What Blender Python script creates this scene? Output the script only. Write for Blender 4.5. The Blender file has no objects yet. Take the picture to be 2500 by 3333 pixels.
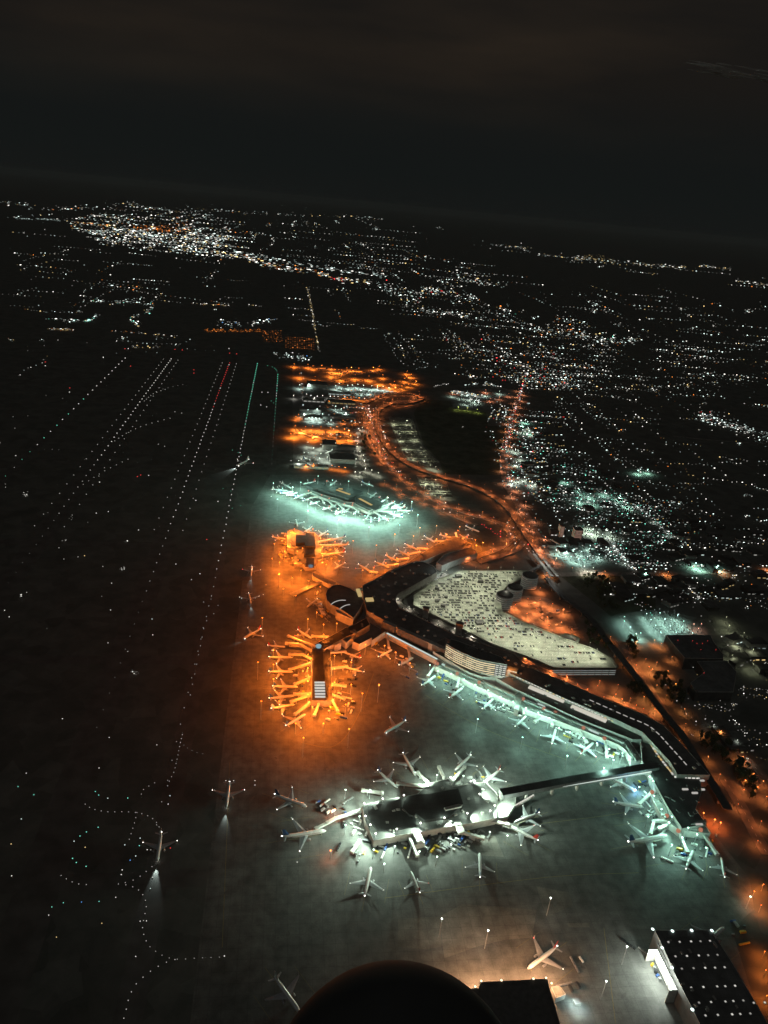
import bpy, bmesh, math, random
from mathutils import Vector, Matrix
PI = math.pi
R = math.radians
rnd = random.Random(11)
sc = bpy.context.scene
col = sc.collection

# ------------------------------------------------------------------ camera
H = 690.0                                   # metres above the airfield
FPX, CX, CY = 2407.0, 1250.0, 1666.5        # focal length and centre for a 2500 x 3333 frame
_n = Vector((946 - CX, CY - 635, -FPX)).normalized()            # due north in camera axes
_q = Vector((1946 - CX, CY - (635 + 95.7), -FPX))
_u = _q.cross(_n).normalized()
if _u.y < 0: _u = -_u
_e = _n.cross(_u).normalized()
cam_d = bpy.data.cameras.new('camera'); cam = bpy.data.objects.new('camera', cam_d); col.objects.link(cam)
cam.matrix_world = Matrix.Translation((0, 0, H)) @ Matrix((_e, _n, _u)).to_4x4()
cam_d.sensor_fit = 'VERTICAL'; cam_d.sensor_height = 36.0; cam_d.lens = 36.0 * FPX / 3333.0
cam_d.clip_start = 0.5; cam_d.clip_end = 200000
sc.camera = cam
sc.render.resolution_x, sc.render.resolution_y = 768, 1024

# ------------------------------------------------------------------ sky, added lift sun, exposure
wd = bpy.data.worlds.new('World'); sc.world = wd; wd.use_nodes = True
nt = wd.node_tree; nt.nodes.clear()
def nn(t, **kw):
    n = nt.nodes.new(t)
    for k, v in kw.items(): setattr(n, k, v)
    return n
out = nn('ShaderNodeOutputWorld'); bg = nn('ShaderNodeBackground'); nt.links.new(bg.outputs[0], out.inputs[0])
tc = nn('ShaderNodeTexCoord'); sep = nn('ShaderNodeSeparateXYZ'); nt.links.new(tc.outputs['Generated'], sep.inputs[0])
ramp = nn('ShaderNodeValToRGB')
cr = ramp.color_ramp; cr.elements[0].position = 0.0; cr.elements[0].color = (0.0070, 0.0084, 0.0082, 1)
cr.elements[1].position = 0.40; cr.elements[1].color = (0.0098, 0.0092, 0.0084, 1)
for p_, c_ in ((0.035, (0.0070, 0.0088, 0.0086, 1)), (0.09, (0.0078, 0.0090, 0.0087, 1)), (0.15, (0.0112, 0.0098, 0.0084, 1)), (0.27, (0.0108, 0.0098, 0.0088, 1))):
    el = cr.elements.new(p_); el.color = c_
nt.links.new(sep.outputs[2], ramp.inputs[0])
mp = nn('ShaderNodeMapping'); mp.inputs['Scale'].default_value = (1.6, 1.6, 9.0); mp.inputs['Rotation'].default_value = (0.0, R(4), 0)
nz = nn('ShaderNodeTexNoise'); nz.inputs['Scale'].default_value = 1.3; nz.inputs['Detail'].default_value = 5
nt.links.new(tc.outputs['Generated'], mp.inputs[0]); nt.links.new(mp.outputs[0], nz.inputs[0])
cr2 = nn('ShaderNodeValToRGB'); c2 = cr2.color_ramp
c2.elements[0].position = 0.44; c2.elements[0].color = (0, 0, 0, 1); c2.elements[1].position = 0.72; c2.elements[1].color = (0.0150, 0.0092, 0.0046, 1)
nt.links.new(nz.outputs[0], cr2.inputs[0])
msk = nn('ShaderNodeValToRGB'); mk = msk.color_ramp          # cloud glow sits in one band of height
mk.elements[0].position = 0.07; mk.elements[0].color = (0, 0, 0, 1); mk.elements[1].position = 0.36; mk.elements[1].color = (0.1, 0.1, 0.1, 1)
e_ = mk.elements.new(0.17); e_.color = (1, 1, 1, 1)
nt.links.new(sep.outputs[2], msk.inputs[0])
mul = nn('ShaderNodeMix', data_type='RGBA', blend_type='MULTIPLY'); mul.inputs[0].default_value = 1
nt.links.new(cr2.outputs[0], mul.inputs[6]); nt.links.new(msk.outputs[0], mul.inputs[7])
add = nn('ShaderNodeMix', data_type='RGBA', blend_type='ADD'); add.inputs[0].default_value = 1
nt.links.new(ramp.outputs[0], add.inputs[6]); nt.links.new(mul.outputs[2], add.inputs[7])
nt.links.new(add.outputs[2], bg.inputs[0]); bg.inputs[1].default_value = 0.90
lift_sun_d = bpy.data.lights.new('moon', 'SUN'); lift_sun_d.energy = 0.135; lift_sun_d.angle = R(4); lift_sun_d.color = (0.90, 0.95, 0.92)  # dim sun added to lift the dark ground, no known source behind it
moon = bpy.data.objects.new('moon', lift_sun_d); col.objects.link(moon); moon.rotation_euler = (R(28), R(-14), 0)
sc.view_settings.view_transform = 'Standard'; sc.view_settings.look = 'None'
sc.view_settings.exposure = 0.0; sc.view_settings.gamma = 1.0
try:
    sc.cycles.sample_clamp_indirect = 2.0
    sc.cycles.max_bounces = 3; sc.cycles.diffuse_bounces = 1; sc.cycles.glossy_bounces = 1
    sc.cycles.transmission_bounces = 1; sc.cycles.transparent_max_bounces = 24
    sc.cycles.use_light_tree = True
except Exception as ex: print(ex)

# ------------------------------------------------------------------ survey helper: sight lines of the photo meet the ground at height z
ZN = dict(s=(0, 0, 1659), A=(800,1650,600), B=(1100,1750,950), C=(1250,1950,1100), D=(850,2400,950), E=(1700,2350,800), F=(1250,2833,1250),
          G=(0,2300,1000), H=(0,1100,1000), I=(0,500,1250), J=(1250,600,1250), K=(800,1100,1000), L=(1500,1100,1000),
          M=(870,1520,550), N=(900,2430,500), O=(1300,2430,500), P=(1300,2100,500), Q=(1780,2250,600), R=(850,1650,400),
          S=(1150,1700,500), T=(900,1150,500), U=(1250,1200,500), V=(1700,1650,800), W=(1900,2000,600), X=(2050,2950,450),
          Y=(1350,3000,700), Z=(850,3000,800), a=(1900,1500,600), b=(2150,2350,350))
def W(zn, x, y, z=0.0):
    o = ZN[zn]; k = o[2] / 1659.0
    r = Vector((o[0] + x * k - CX, CY - o[1] - y * k, -FPX))
    w = Vector((r.dot(_e), r.dot(_n), r.dot(_u)))
    if w.z > -1.0: w.z = -1.0
    t = (H - z) / -w.z
    return Vector((w.x * t, w.y * t, z))
def WP(zn, pts, z=0.0): return [W(zn, p[0], p[1], z) for p in pts]
def pxm(p):                                  # metres that one render pixel spans at p
    return (Vector((p.x, p.y, p.z - H))).length / 739.5

# ------------------------------------------------------------------ materials
def mat(name, c, rough=0.8, metal=0.0, var=0.25, scale=0.15, c2=None, spec=0.3, detail=4):
    m = bpy.data.materials.new(name); m.use_nodes = True
    t = m.node_tree; b = t.nodes['Principled BSDF']
    b.inputs['Roughness'].default_value = rough; b.inputs['Metallic'].default_value = metal
    b.inputs['Specular IOR Level'].default_value = spec
    g = t.nodes.new('ShaderNodeNewGeometry'); n = t.nodes.new('ShaderNodeTexNoise'); n.inputs['Scale'].default_value = scale; n.inputs['Detail'].default_value = detail
    t.links.new(g.outputs['Position'], n.inputs['Vector'])
    r = t.nodes.new('ShaderNodeValToRGB'); t.links.new(n.outputs[0], r.inputs[0])
    lo = c2 if c2 else tuple(v * (1 - var) for v in c); hi = tuple(min(1, v * (1 + var)) for v in c) if not c2 else c
    r.color_ramp.elements[0].position = 0.35; r.color_ramp.elements[0].color = (*lo, 1)
    r.color_ramp.elements[1].position = 0.65; r.color_ramp.elements[1].color = (*hi, 1)
    t.links.new(r.outputs[0], b.inputs['Base Color'])
    return m
def emi(name, c, s, sample='NONE'):
    m = bpy.data.materials.new(name); m.use_nodes = True; t = m.node_tree; t.nodes.clear()
    o = t.nodes.new('ShaderNodeOutputMaterial'); e = t.nodes.new('ShaderNodeEmission')
    e.inputs[0].default_value = (*c, 1); e.inputs[1].default_value = s; t.links.new(e.outputs[0], o.inputs[0])
    try: m.cycles.emission_sampling = sample
    except Exception: pass
    return m
def concrete(name, c, panel=7.5, stain=0.5):
    m = bpy.data.materials.new(name); m.use_nodes = True; t = m.node_tree; b = t.nodes['Principled BSDF']
    b.inputs['Roughness'].default_value = 0.7; b.inputs['Specular IOR Level'].default_value = 0.25
    g = t.nodes.new('ShaderNodeNewGeometry')
    br = t.nodes.new('ShaderNodeTexBrick'); br.offset = 0.0; br.squash = 1.0
    br.inputs['Scale'].default_value = 1.0; br.inputs['Brick Width'].default_value = panel; br.inputs['Row Height'].default_value = panel
    br.inputs['Mortar Size'].default_value = 0.15; br.inputs['Bias'].default_value = 0.0
    br.inputs['Color1'].default_value = (*[v * 0.95 for v in c], 1); br.inputs['Color2'].default_value = (*[v * 1.05 for v in c], 1)
    br.inputs['Mortar'].default_value = (*[v * 0.62 for v in c], 1)
    t.links.new(g.outputs['Position'], br.inputs['Vector'])
    def noise(sc_, lo, hi, d=6, stretch=None):
        n = t.nodes.new('ShaderNodeTexNoise'); n.inputs['Scale'].default_value = sc_; n.inputs['Detail'].default_value = d
        if stretch:
            mm = t.nodes.new('ShaderNodeMapping'); mm.inputs['Scale'].default_value = stretch
            t.links.new(g.outputs['Position'], mm.inputs[0]); t.links.new(mm.outputs[0], n.inputs['Vector'])
        else: t.links.new(g.outputs['Position'], n.inputs['Vector'])
        r = t.nodes.new('ShaderNodeValToRGB'); t.links.new(n.outputs[0], r.inputs[0])
        r.color_ramp.elements[0].position = 0.34; r.color_ramp.elements[0].color = (lo, lo, lo, 1)
        r.color_ramp.elements[1].position = 0.66; r.color_ramp.elements[1].color = (hi, hi, hi, 1)
        return r.outputs[0]
    x = br.outputs['Color']
    for o in (noise(0.012, 1 - stain, 1.1), noise(0.09, 0.72, 1.15), noise(0.6, 0.88, 1.08), noise(0.03, 0.8, 1.1, 4, (1, 0.12, 1))):
        mx = t.nodes.new('ShaderNodeMix'); mx.data_type = 'RGBA'; mx.blend_type = 'MULTIPLY'; mx.inputs[0].default_value = 1
        t.links.new(x, mx.inputs[6]); t.links.new(o, mx.inputs[7]); x = mx.outputs[2]
    t.links.new(x, b.inputs['Base Color'])
    return m
def rough_ground(name, a, b):
    m = bpy.data.materials.new(name); m.use_nodes = True; t = m.node_tree; p = t.nodes['Principled BSDF']; p.inputs['Roughness'].default_value = .95; p.inputs['Specular IOR Level'].default_value = .1
    g = t.nodes.new('ShaderNodeNewGeometry'); v = t.nodes.new('ShaderNodeTexVoronoi'); v.inputs['Scale'].default_value = .035; t.links.new(g.outputs['Position'], v.inputs['Vector'])
    n = t.nodes.new('ShaderNodeTexNoise'); n.inputs['Scale'].default_value = .02; n.inputs['Detail'].default_value = 12; n.inputs['Roughness'].default_value = .7; t.links.new(g.outputs['Position'], n.inputs['Vector'])
    r = t.nodes.new('ShaderNodeValToRGB'); r.color_ramp.elements[0].position = .40; r.color_ramp.elements[0].color = (*a, 1); r.color_ramp.elements[1].position = .62; r.color_ramp.elements[1].color = (*b, 1); t.links.new(n.outputs[0], r.inputs[0])
    m1 = t.nodes.new('ShaderNodeMix'); m1.data_type = 'RGBA'; m1.blend_type = 'MULTIPLY'; m1.inputs[0].default_value = .35; bw = t.nodes.new('ShaderNodeRGBToBW'); t.links.new(v.outputs['Color'], bw.inputs[0]); t.links.new(r.outputs[0], m1.inputs[6]); t.links.new(bw.outputs[0], m1.inputs[7]); t.links.new(m1.outputs[2], p.inputs['Base Color'])
    return m
M = dict(
    townroof=mat('town_roofing', (0.05, 0.05, 0.048), 0.9, var=0.4, scale=0.05, detail=8),
    ground=rough_ground('grass_earth', (0.082, 0.086, 0.080), (0.118, 0.118, 0.108)),
    wood=rough_ground('scrub', (0.035, 0.040, 0.028), (0.08, 0.085, 0.06)),
    apron=concrete('apron_concrete', (0.118, 0.118, 0.112), 12, 0.2),
    patch=concrete('old_concrete', (0.19, 0.18, 0.16), 12),
    asphalt=mat('asphalt', (0.07, 0.068, 0.065), 0.85, var=0.25, scale=0.04, detail=8),
    road=mat('road_asphalt', (0.12, 0.11, 0.10), 0.85, var=0.35, scale=0.05, detail=8),
    lot=concrete('lot_asphalt', (0.16, 0.16, 0.15), 6),
    deck=concrete('deck_concrete', (0.31, 0.33, 0.275), 11, 0.4),
    roof=concrete('dark_membrane', (0.11, 0.11, 0.11), 9, 0.3), roofk=concrete('black_membrane', (0.035, 0.035, 0.035), 7, 0.3),
    roofm=concrete('grey_membrane', (0.115, 0.115, 0.11), 8, 0.35),
    roofl=concrete('pale_roofing', (0.27, 0.28, 0.26), 7, 0.3),
    wall=mat('grey_panel', (0.24, 0.235, 0.22), 0.7, var=0.15, scale=0.2),
    walll=mat('pale_panel', (0.40, 0.39, 0.36), 0.6, var=0.12, scale=0.2),
    walld=mat('dark_panel', (0.06, 0.06, 0.06), 0.6, var=0.2, scale=0.2),
    conc=mat('cast_concrete', (0.28, 0.27, 0.25), 0.85, var=0.2, scale=0.2),
    paint=mat('white_aircraft_paint', (0.50, 0.51, 0.50), 0.35, var=0.08, scale=0.5, spec=0.5),
    wing=mat('grey_wing_paint', (0.30, 0.31, 0.32), 0.4, var=0.1, scale=0.5, spec=0.5),
    tailb=mat('deep_blue_paint', (0.03, 0.07, 0.16), 0.35, var=0.1, scale=0.5),
    tailr=mat('red_paint', (0.35, 0.04, 0.03), 0.35, var=0.1, scale=0.5),
    engine=mat('bare_metal', (0.35, 0.35, 0.36), 0.35, 0.6, var=0.1, scale=0.8),
    glass=mat('dark_glass', (0.02, 0.022, 0.025), 0.15, var=0.1, scale=1.0, spec=0.6),
    steel=mat('galvanised_steel', (0.30, 0.31, 0.31), 0.5, 0.4, var=0.12, scale=0.8),
    bridge=mat('pale_bridge_panel', (0.42, 0.42, 0.39), 0.6, var=0.1, scale=0.3),
    rubber=mat('rubber', (0.02, 0.02, 0.02), 0.9, var=0.1, scale=1.0),
    vw=mat('white_vehicle_paint', (0.62, 0.62, 0.6), 0.4, var=0.06, scale=1.0, spec=0.5),
    vd=mat('dark_vehicle_paint', (0.025, 0.027, 0.03), 0.4, var=0.2, scale=1.0, spec=0.5),
    vs=mat('silver_vehicle_paint', (0.22, 0.22, 0.22), 0.4, 0.2, var=0.1, scale=1.0),
    vy=mat('yellow_vehicle_paint', (0.55, 0.38, 0.04), 0.4, var=0.06, scale=1.0),
    vr=mat('red_vehicle_paint', (0.40, 0.03, 0.02), 0.4, var=0.06, scale=1.0),
    vb=mat('blue_vehicle_paint', (0.03, 0.07, 0.22), 0.4, var=0.06, scale=1.0),
    stripe=mat('road_paint', (0.62, 0.61, 0.56), 0.7, var=0.2, scale=0.5),
    ypaint=mat('yellow_line_paint', (0.22, 0.18, 0.07), 0.7, var=0.2, scale=0.5),
    stain=mat('oil_stained_concrete', (0.085, 0.083, 0.078), 0.55, var=0.2, scale=0.3),
    bark=mat('bark', (0.06, 0.045, 0.03), 0.9, var=0.3, scale=1.5),
    leaf=mat('foliage', (0.055, 0.07, 0.03), 0.85, var=0.5, scale=0.6),
    cowl=mat('dark_cowling', (0.05, 0.049, 0.047), 0.9, 0.0, var=0.1, scale=2.0),
)
C_W = (1.0, 0.97, 0.88); C_C = (0.80, 1.0, 0.93); C_T = (0.25, 1.0, 0.75); C_O = (1.0, 0.28, 0.05); C_Y = (1.0, 0.72, 0.30); C_R = (1.0, 0.06, 0.06); C_B = (0.15, 0.45, 1.0); C_G = (0.2, 1.0, 0.65); C_P = (0.7, 0.2, 1.0)
EM = {}
def E(c, s):
    k = (c, s)
    if k not in EM:
        nm = {C_W: 'white', C_C: 'cool', C_T: 'teal', C_O: 'orange', C_Y: 'warm', C_R: 'red', C_B: 'blue', C_G: 'green', C_P: 'violet'}.get(c, 'lamp')
        EM[k] = emi('glow_' + nm, c, s)
    return EM[k]

# ------------------------------------------------------------------ mesh helpers
class MB:
    def __init__(s): s.v = []; s.f = []
    def box(s, cx, cy, z0, lx, ly, lz, rot=0.0, taper=1.0):
        c, n = math.cos(rot), math.sin(rot); b = len(s.v)
        for k, (zz, tp) in enumerate(((z0, 1.0), (z0 + lz, taper))):
            for (x, y) in ((-1, -1), (1, -1), (1, 1), (-1, 1)):
                X = x * lx / 2 * tp; Y = y * ly / 2 * tp
                s.v.append((cx + X * c - Y * n, cy + X * n + Y * c, zz))
        for q in ((0, 3, 2, 1), (4, 5, 6, 7), (0, 1, 5, 4), (1, 2, 6, 5), (2, 3, 7, 6), (3, 0, 4, 7)): s.f.append(tuple(b + i for i in q))
        return s
    def prism(s, poly, z0, z1, top=True, bottom=False):
        poly = [(p[0], p[1]) for p in poly]
        ar = sum(poly[i][0] * poly[(i + 1) % len(poly)][1] - poly[(i + 1) % len(poly)][0] * poly[i][1] for i in range(len(poly)))
        if ar < 0: poly = poly[::-1]
        b = len(s.v); n = len(poly)
        for z in (z0, z1):
            for p in poly: s.v.append((p[0], p[1], z))
        for i in range(n): j = (i + 1) % n; s.f.append((b + i, b + j, b + n + j, b + n + i))
        if top: s.f.append(tuple(b + n + i for i in range(n)))
        if bottom: s.f.append(tuple(b + i for i in range(n))[::-1])
        return s
    def sheet(s, poly, z):
        poly = [(p[0], p[1]) for p in poly]
        ar = sum(poly[i][0] * poly[(i + 1) % len(poly)][1] - poly[(i + 1) % len(poly)][0] * poly[i][1] for i in range(len(poly)))
        if ar < 0: poly = poly[::-1]
        b = len(s.v)
        for p in poly: s.v.append((p[0], p[1], z))
        s.f.append(tuple(range(b, b + len(poly)))); return s
    def lathe(s, prof, axis='x', seg=12, o=(0, 0, 0), sy=1.0):
        b = len(s.v)
        for (a, r) in prof:
            for k in range(seg):
                t = 2 * PI * k / seg; u, w = r * math.cos(t), r * math.sin(t)
                if axis == 'x': s.v.append((o[0] + a, o[1] + u, o[2] + w * sy))
                elif axis == 'y': s.v.append((o[0] + u, o[1] + a, o[2] + w * sy))
                else: s.v.append((o[0] + u, o[1] + w, o[2] + a))
        for i in range(len(prof) - 1):
            for k in range(seg):
                j = (k + 1) % seg
                s.f.append((b + i * seg + k, b + i * seg + j, b + (i + 1) * seg + j, b + (i + 1) * seg + k))
        s.f.append(tuple(b + k for k in range(seg))[::-1]); s.f.append(tuple(b + (len(prof) - 1) * seg + k for k in range(seg)))
        return s
    def ribbon(s, pts, wd_, z0, z1, closed=False):
        # a thick strip that follows pts
        n = len(pts); L_, R_ = [], []
        for i in range(n):
            a = Vector(pts[max(0, i - 1)][:2]); c = Vector(pts[min(n - 1, i + 1)][:2]); d = (c - a)
            if d.length < 1e-6: d = Vector((1, 0))
            d.normalize(); q = Vector((-d.y, d.x)) * wd_ / 2; p = Vector(pts[i][:2])
            zz = pts[i][2] if len(pts[i]) > 2 else 0
            L_.append((p.x + q.x, p.y + q.y, zz)); R_.append((p.x - q.x, p.y - q.y, zz))
        b = len(s.v)
        for i in range(n):
            for (p, z) in ((L_[i], z0), (R_[i], z0), (R_[i], z1), (L_[i], z1)): s.v.append((p[0], p[1], p[2] + z))
        for i in range(n - 1):
            k = b + 4 * i; m = k + 4
            s.f += [(k + 3, k + 2, m + 2, m + 3), (k, m, m + 1, k + 1), (k, k + 3, m + 3, m), (k + 1, m + 1, m + 2, k + 2)]
        s.f += [(b, b + 1, b + 2, b + 3), (b + 4 * n - 4, b + 4 * n - 1, b + 4 * n - 2, b + 4 * n - 3)]
        return s
    def mesh(s, name, m, smooth=False):
        me = bpy.data.meshes.new(name); me.from_pydata(s.v, [], s.f); me.materials.append(m); me.update()
        bm = bmesh.new(); bm.from_mesh(me); bmesh.ops.recalc_face_normals(bm, faces=bm.faces); bm.to_mesh(me); bm.free()
        if smooth:
            for p in me.polygons: p.use_smooth = True
        return me
    def build(s, name, m, parent=None, smooth=False):
        return link(name, s.mesh(name, m, smooth), parent)
def link(name, me, parent=None, loc=None, rz=None):
    o = bpy.data.objects.new(name, me); col.objects.link(o)
    if parent is not None: o.parent = parent
    if loc is not None: o.location = loc
    if rz is not None: o.rotation_euler = (0, 0, rz)
    return o
def tag(o, label, cat, group=None, kind=None):
    if label: o['label'] = label
    if cat: o['category'] = cat
    if group: o['group'] = group
    if kind: o['kind'] = kind
    return o
def thing(name, label, cat, loc=(0, 0, 0), rz=0.0, group=None):
    o = bpy.data.objects.new(name, None); col.objects.link(o); o.location = loc; o.rotation_euler = (0, 0, rz)
    return tag(o, label, cat, group)
def struct(name, mb, m): return tag(mb.build(name, m), None, None, kind='structure')
def smooth_path(pts, n=6):
    out_ = []
    P_ = [Vector(p) for p in pts]
    for i in range(len(P_) - 1):
        p0, p1, p2, p3 = P_[max(0, i - 1)], P_[i], P_[i + 1], P_[min(len(P_) - 1, i + 2)]
        for k in range(n):
            t = k / n
            out_.append(0.5 * ((2 * p1) + (p2 - p0) * t + (2 * p0 - 5 * p1 + 4 * p2 - p3) * t * t + (3 * p1 - p0 - 3 * p2 + p3) * t ** 3))
    out_.append(P_[-1]); return out_
def along(pts, step, jit=0.0):
    out_ = []; acc = 0.0
    for a, b in zip(pts[:-1], pts[1:]):
        a, b = Vector(a), Vector(b); d = (b - a).length
        if d < 1e-6: continue
        while acc < d:
            out_.append((a.lerp(b, acc / d), (b - a).normalized())); acc += step * (1 + jit * rnd.uniform(-1, 1))
        acc -= d
    return out_
def inside(p, poly):
    c = False; n = len(poly)
    for i in range(n):
        a, b = poly[i], poly[i - 1]
        if (a[1] > p[1]) != (b[1] > p[1]) and p[0] < (b[0] - a[0]) * (p[1] - a[1]) / (b[1] - a[1]) + a[0]: c = not c
    return c
ORD = ['first', 'second', 'third', 'fourth', 'fifth', 'sixth', 'seventh', 'eighth', 'ninth', 'tenth', 'eleventh', 'twelfth', 'thirteenth', 'fourteenth', 'fifteenth', 'sixteenth', 'seventeenth', 'eighteenth', 'nineteenth', 'twentieth']

# ------------------------------------------------------------------ ground
g = MB(); g.sheet([(-90000, -6000), (90000, -6000), (90000, 120000), (-90000, 120000)], 0.0); struct('ground', g, M['ground'])
ap = WP('s', [(880, 1545), (1130, 1545), (1420, 1660), (1560, 1745), (1440, 1790), (1280, 1880), (1190, 1930), (1300, 2040), (1420, 2140), (1700, 2270), (2100, 2460), (2190, 2560), (2330, 2720), (2440, 2860), (2455, 2960), (2380, 3020), (2480, 3333), (2500, 3700), (600, 3700)])
apoly = [(-62, 380), (-66, 1640)] + [(p.x, p.y) for p in ap[:-2]] + [(430, 300), (60, 300)]
g = MB().sheet(apoly, 0.006); struct('apron', g, M['apron'])
for nm, x, w in (('runway', -235, 46), ('runway', -480, 46), ('taxiway', -117, 26), ('taxiway', -25, 24), ('taxiway', -662, 24)):
    g = MB().sheet([(x - w / 2, -300), (x + w / 2, -300), (x + w / 2, 3280), (x - w / 2, 3280)], 0.004); struct(nm, g, M['asphalt'])
for y in (600, 1010, 1420, 1900, 2500, 3240):
    g = MB().sheet([(-640, y - 11), (-62 if y < 1600 else -30, y - 11), (-62 if y < 1600 else -30, y + 11), (-640, y + 11)], 0.002); struct('taxiway', g, M['asphalt'])
for pts in ([('F', 660, 70), ('F', 800, 95), ('F', 815, 150), ('F', 700, 205)],
            [('F', 790, 228), ('F', 888, 226), ('F', 888, 246), ('F', 800, 246)],
            [('F', 340, 145), ('F', 660, 170), ('F', 640, 290), ('F', 520, 300), ('F', 400, 330), ('F', 260, 380), ('F', 240, 200)],
            [('F', 60, 210), ('F', 240, 200), ('F', 250, 330), ('F', 180, 340), ('F', 60, 330)],
            [('S', 820, 20), ('S', 940, 40), ('S', 660, 150), ('S', 560, 130)],
            [('D', 1180, 560), ('D', 1330, 560), ('D', 1380, 680), ('D', 1240, 670)]):
    g = MB().sheet([W(a, x, y) for a, x, y in pts], 0.010); struct('apron_patch', g, M['patch'])
# taxi lane lines painted on the apron
ln = MB()
for pts in ([('E', 0, 700), ('E', 500, 640), ('E', 700, 610)], [('C', 200, 470), ('C', 500, 640), ('C', 900, 790)], [('G', 1240, 300), ('G', 1225, 700), ('G', 1200, 1300)],
            [('A', 1150, 1500), ('A', 1000, 1900), ('A', 800, 2150), ('A', 500, 2120)], [('F', 0, 120), ('F', 700, 30), ('F', 1100, 10)], [('F', 950, 250), ('F', 1000, 660)]):
    P_ = smooth_path([W(a, x, y) for a, x, y in pts], 8); ln.ribbon([(p.x, p.y, 0) for p in P_], 0.5, 0.011, 0.014)
tag(ln.build('lane_marking', M['ypaint']), None, None, kind='structure')

# ------------------------------------------------------------------ lamps: posts, floodlight masts, wall packs, each with its own light
lamp_cache = {}
def light(name, parent, loc, c, power, kind='POINT', rad=1.0, spot=None, aim=None):
    k = (kind, c, power, rad, spot)
    if k not in lamp_cache:
        d = bpy.data.lights.new(name, kind); d.energy = power; d.color = c; d.shadow_soft_size = rad
        if kind == 'SPOT': d.spot_size = spot; d.spot_blend = 0.8
        lamp_cache[k] = d
    o = bpy.data.objects.new(name, lamp_cache[k]); col.objects.link(o); o.parent = parent; o.location = loc
    if aim is not None: o.rotation_euler = Vector(aim).to_track_quat('-Z', 'Y').to_euler()
    return o
mesh_cache = {}
def cached(key, fn):
    if key not in mesh_cache: mesh_cache[key] = fn()
    return mesh_cache[key]
LAMPS = []
def lamp_post(p, h, c, power, label, group, head=1.0, glow=6.0, z=0.0, name='street_lamp', cat='street lamp'):
    if name == 'street_lamp': LAMPS.append((p[0], p[1], z, h, c, power, label, group, head, glow))
    else: lamp_build(p[0], p[1], z, h, c, power, label, group, head, glow, name, cat)
def lamp_build(x, y, z, h, c, power, label, group, head, glow, name='street_lamp', cat='street lamp'):
    t = thing(name, label, cat, (x, y, z), rnd.uniform(0, 6.28), group)
    k = round(head, 1)
    link('pole', cached(('pole', h), lambda: MB().lathe([(0, 0.22), (h, 0.1)], 'z', 6).mesh('pole', M['steel'])), t)
    link('lamp_head', cached(('lh', h, k, c, glow), lambda: MB().lathe([(h - 0.3 * k, 0.25 * k), (h, 0.55 * k), (h + 0.25 * k, 0.3 * k)], 'z', 8).mesh('lamp_head', E(c, glow))), t)
    if power: light('lamp_light', t, (0, 0, h - 0.6 * k - 0.5), c, power, 'SPOT', 0.6, R(176))
def lamps_flush():
    LAMPS.sort(key=lambda l: l[0] ** 2 + l[1] ** 2)
    for l in LAMPS[:285]: lamp_build(*l)
    rest = {}
    for l in LAMPS[285:]: rest.setdefault((l[7], l[4], l[9]), []).append(l)
    for (grp, c, glow), ls in rest.items():
        mb = MB()
        for (x, y, z, h, c_, pw, lab, g_, head, gl) in ls:
            mb.lathe([(z, .22), (z + h - .3 * head, .12), (z + h - .29 * head, .25 * head), (z + h, .55 * head), (z + h + .25 * head, .3 * head)], 'z', 6, (x, y, 0))
        o = mb.build('distant_lamps', M['steel']); o.data.materials.append(E(c, glow))
        for f in o.data.polygons:
            if (f.index % 26) >= 12: f.material_index = 1
        tag(o, 'far off cluster of ' + grp, 'street lamps', None, 'stuff')
        for l in ls:
            if l[5]: light('lamp_light', o, (l[0], l[1], l[2] + l[3] - .6 * l[8] - .5), c, l[5], 'SPOT', 0.6, R(176))

def mast(p, h, c, power, label, group, heads=1.0, aim=None, spot=R(150), z=0.0):
    t = thing('floodlight_mast', label, 'floodlight mast', (p[0], p[1], z), 0, group)
    link('pole', cached(('mp', h), lambda: MB().lathe([(0, 0.45), (h, 0.2)], 'z', 8).mesh('pole', M['steel'])), t)
    link('lamp_head', cached(('mh', h, c, heads), lambda: MB().lathe([(h, 0.5 * heads), (h + 0.5 * heads, 0.9 * heads), (h + 0.9 * heads, 0.4 * heads)], 'z', 8).mesh('lamp_head', E(c, 8.0))), t)
    if power:
        if aim is None: light('lamp_light', t, (0, 0, h - 0.8), c, power, rad=0.6)
        else: light('lamp_light', t, (0, 0, h - 0.8), c, power, 'SPOT', 0.6, spot, aim)
    return t

# ------------------------------------------------------------------ buildings
def bld(name, label, cat, poly, z1, z0=0.0, roof='roof', wall='wall', par=0.8, units=0, group=None, unit_m='roofm'):
    poly = [(p[0], p[1]) for p in poly]
    t = thing(name, label, cat, (0, 0, 0), 0, group)
    MB().prism(poly, z0, z1 - 0.25, top=False).build('wall', M[wall], t)
    rf = MB().prism(poly, z1 - 0.25, z1, top=True, bottom=True).build('roof', M[roof], t)
    if par:
        n = len(poly); pm = MB()
        for i in range(n):
            a, b = Vector(poly[i]), Vector(poly[(i + 1) % n]); d = b - a
            if d.length < 1: continue
            c = (a + b) / 2; pm.box(c.x, c.y, z1 + 0.003, d.length - 0.5, 0.45, par, math.atan2(d.y, d.x))
        pm.build('parapet', M['walll' if roof == 'roofl' else 'conc'], rf)
    xs = [p[0] for p in poly]; ys = [p[1] for p in poly]; k = 0; tries = 0
    while k < units and tries < 400:
        tries += 1
        x, y = rnd.uniform(min(xs), max(xs)), rnd.uniform(min(ys), max(ys))
        if not inside((x, y), poly): continue
        w_, d_ = rnd.uniform(2, 5), rnd.uniform(2, 6)
        MB().box(x, y, z1 + 0.002, w_, d_, rnd.uniform(1.2, 2.4), rnd.choice((0, 0.3, 0.8))).build('roof_unit', M[unit_m], rf); k += 1
    return t
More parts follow.
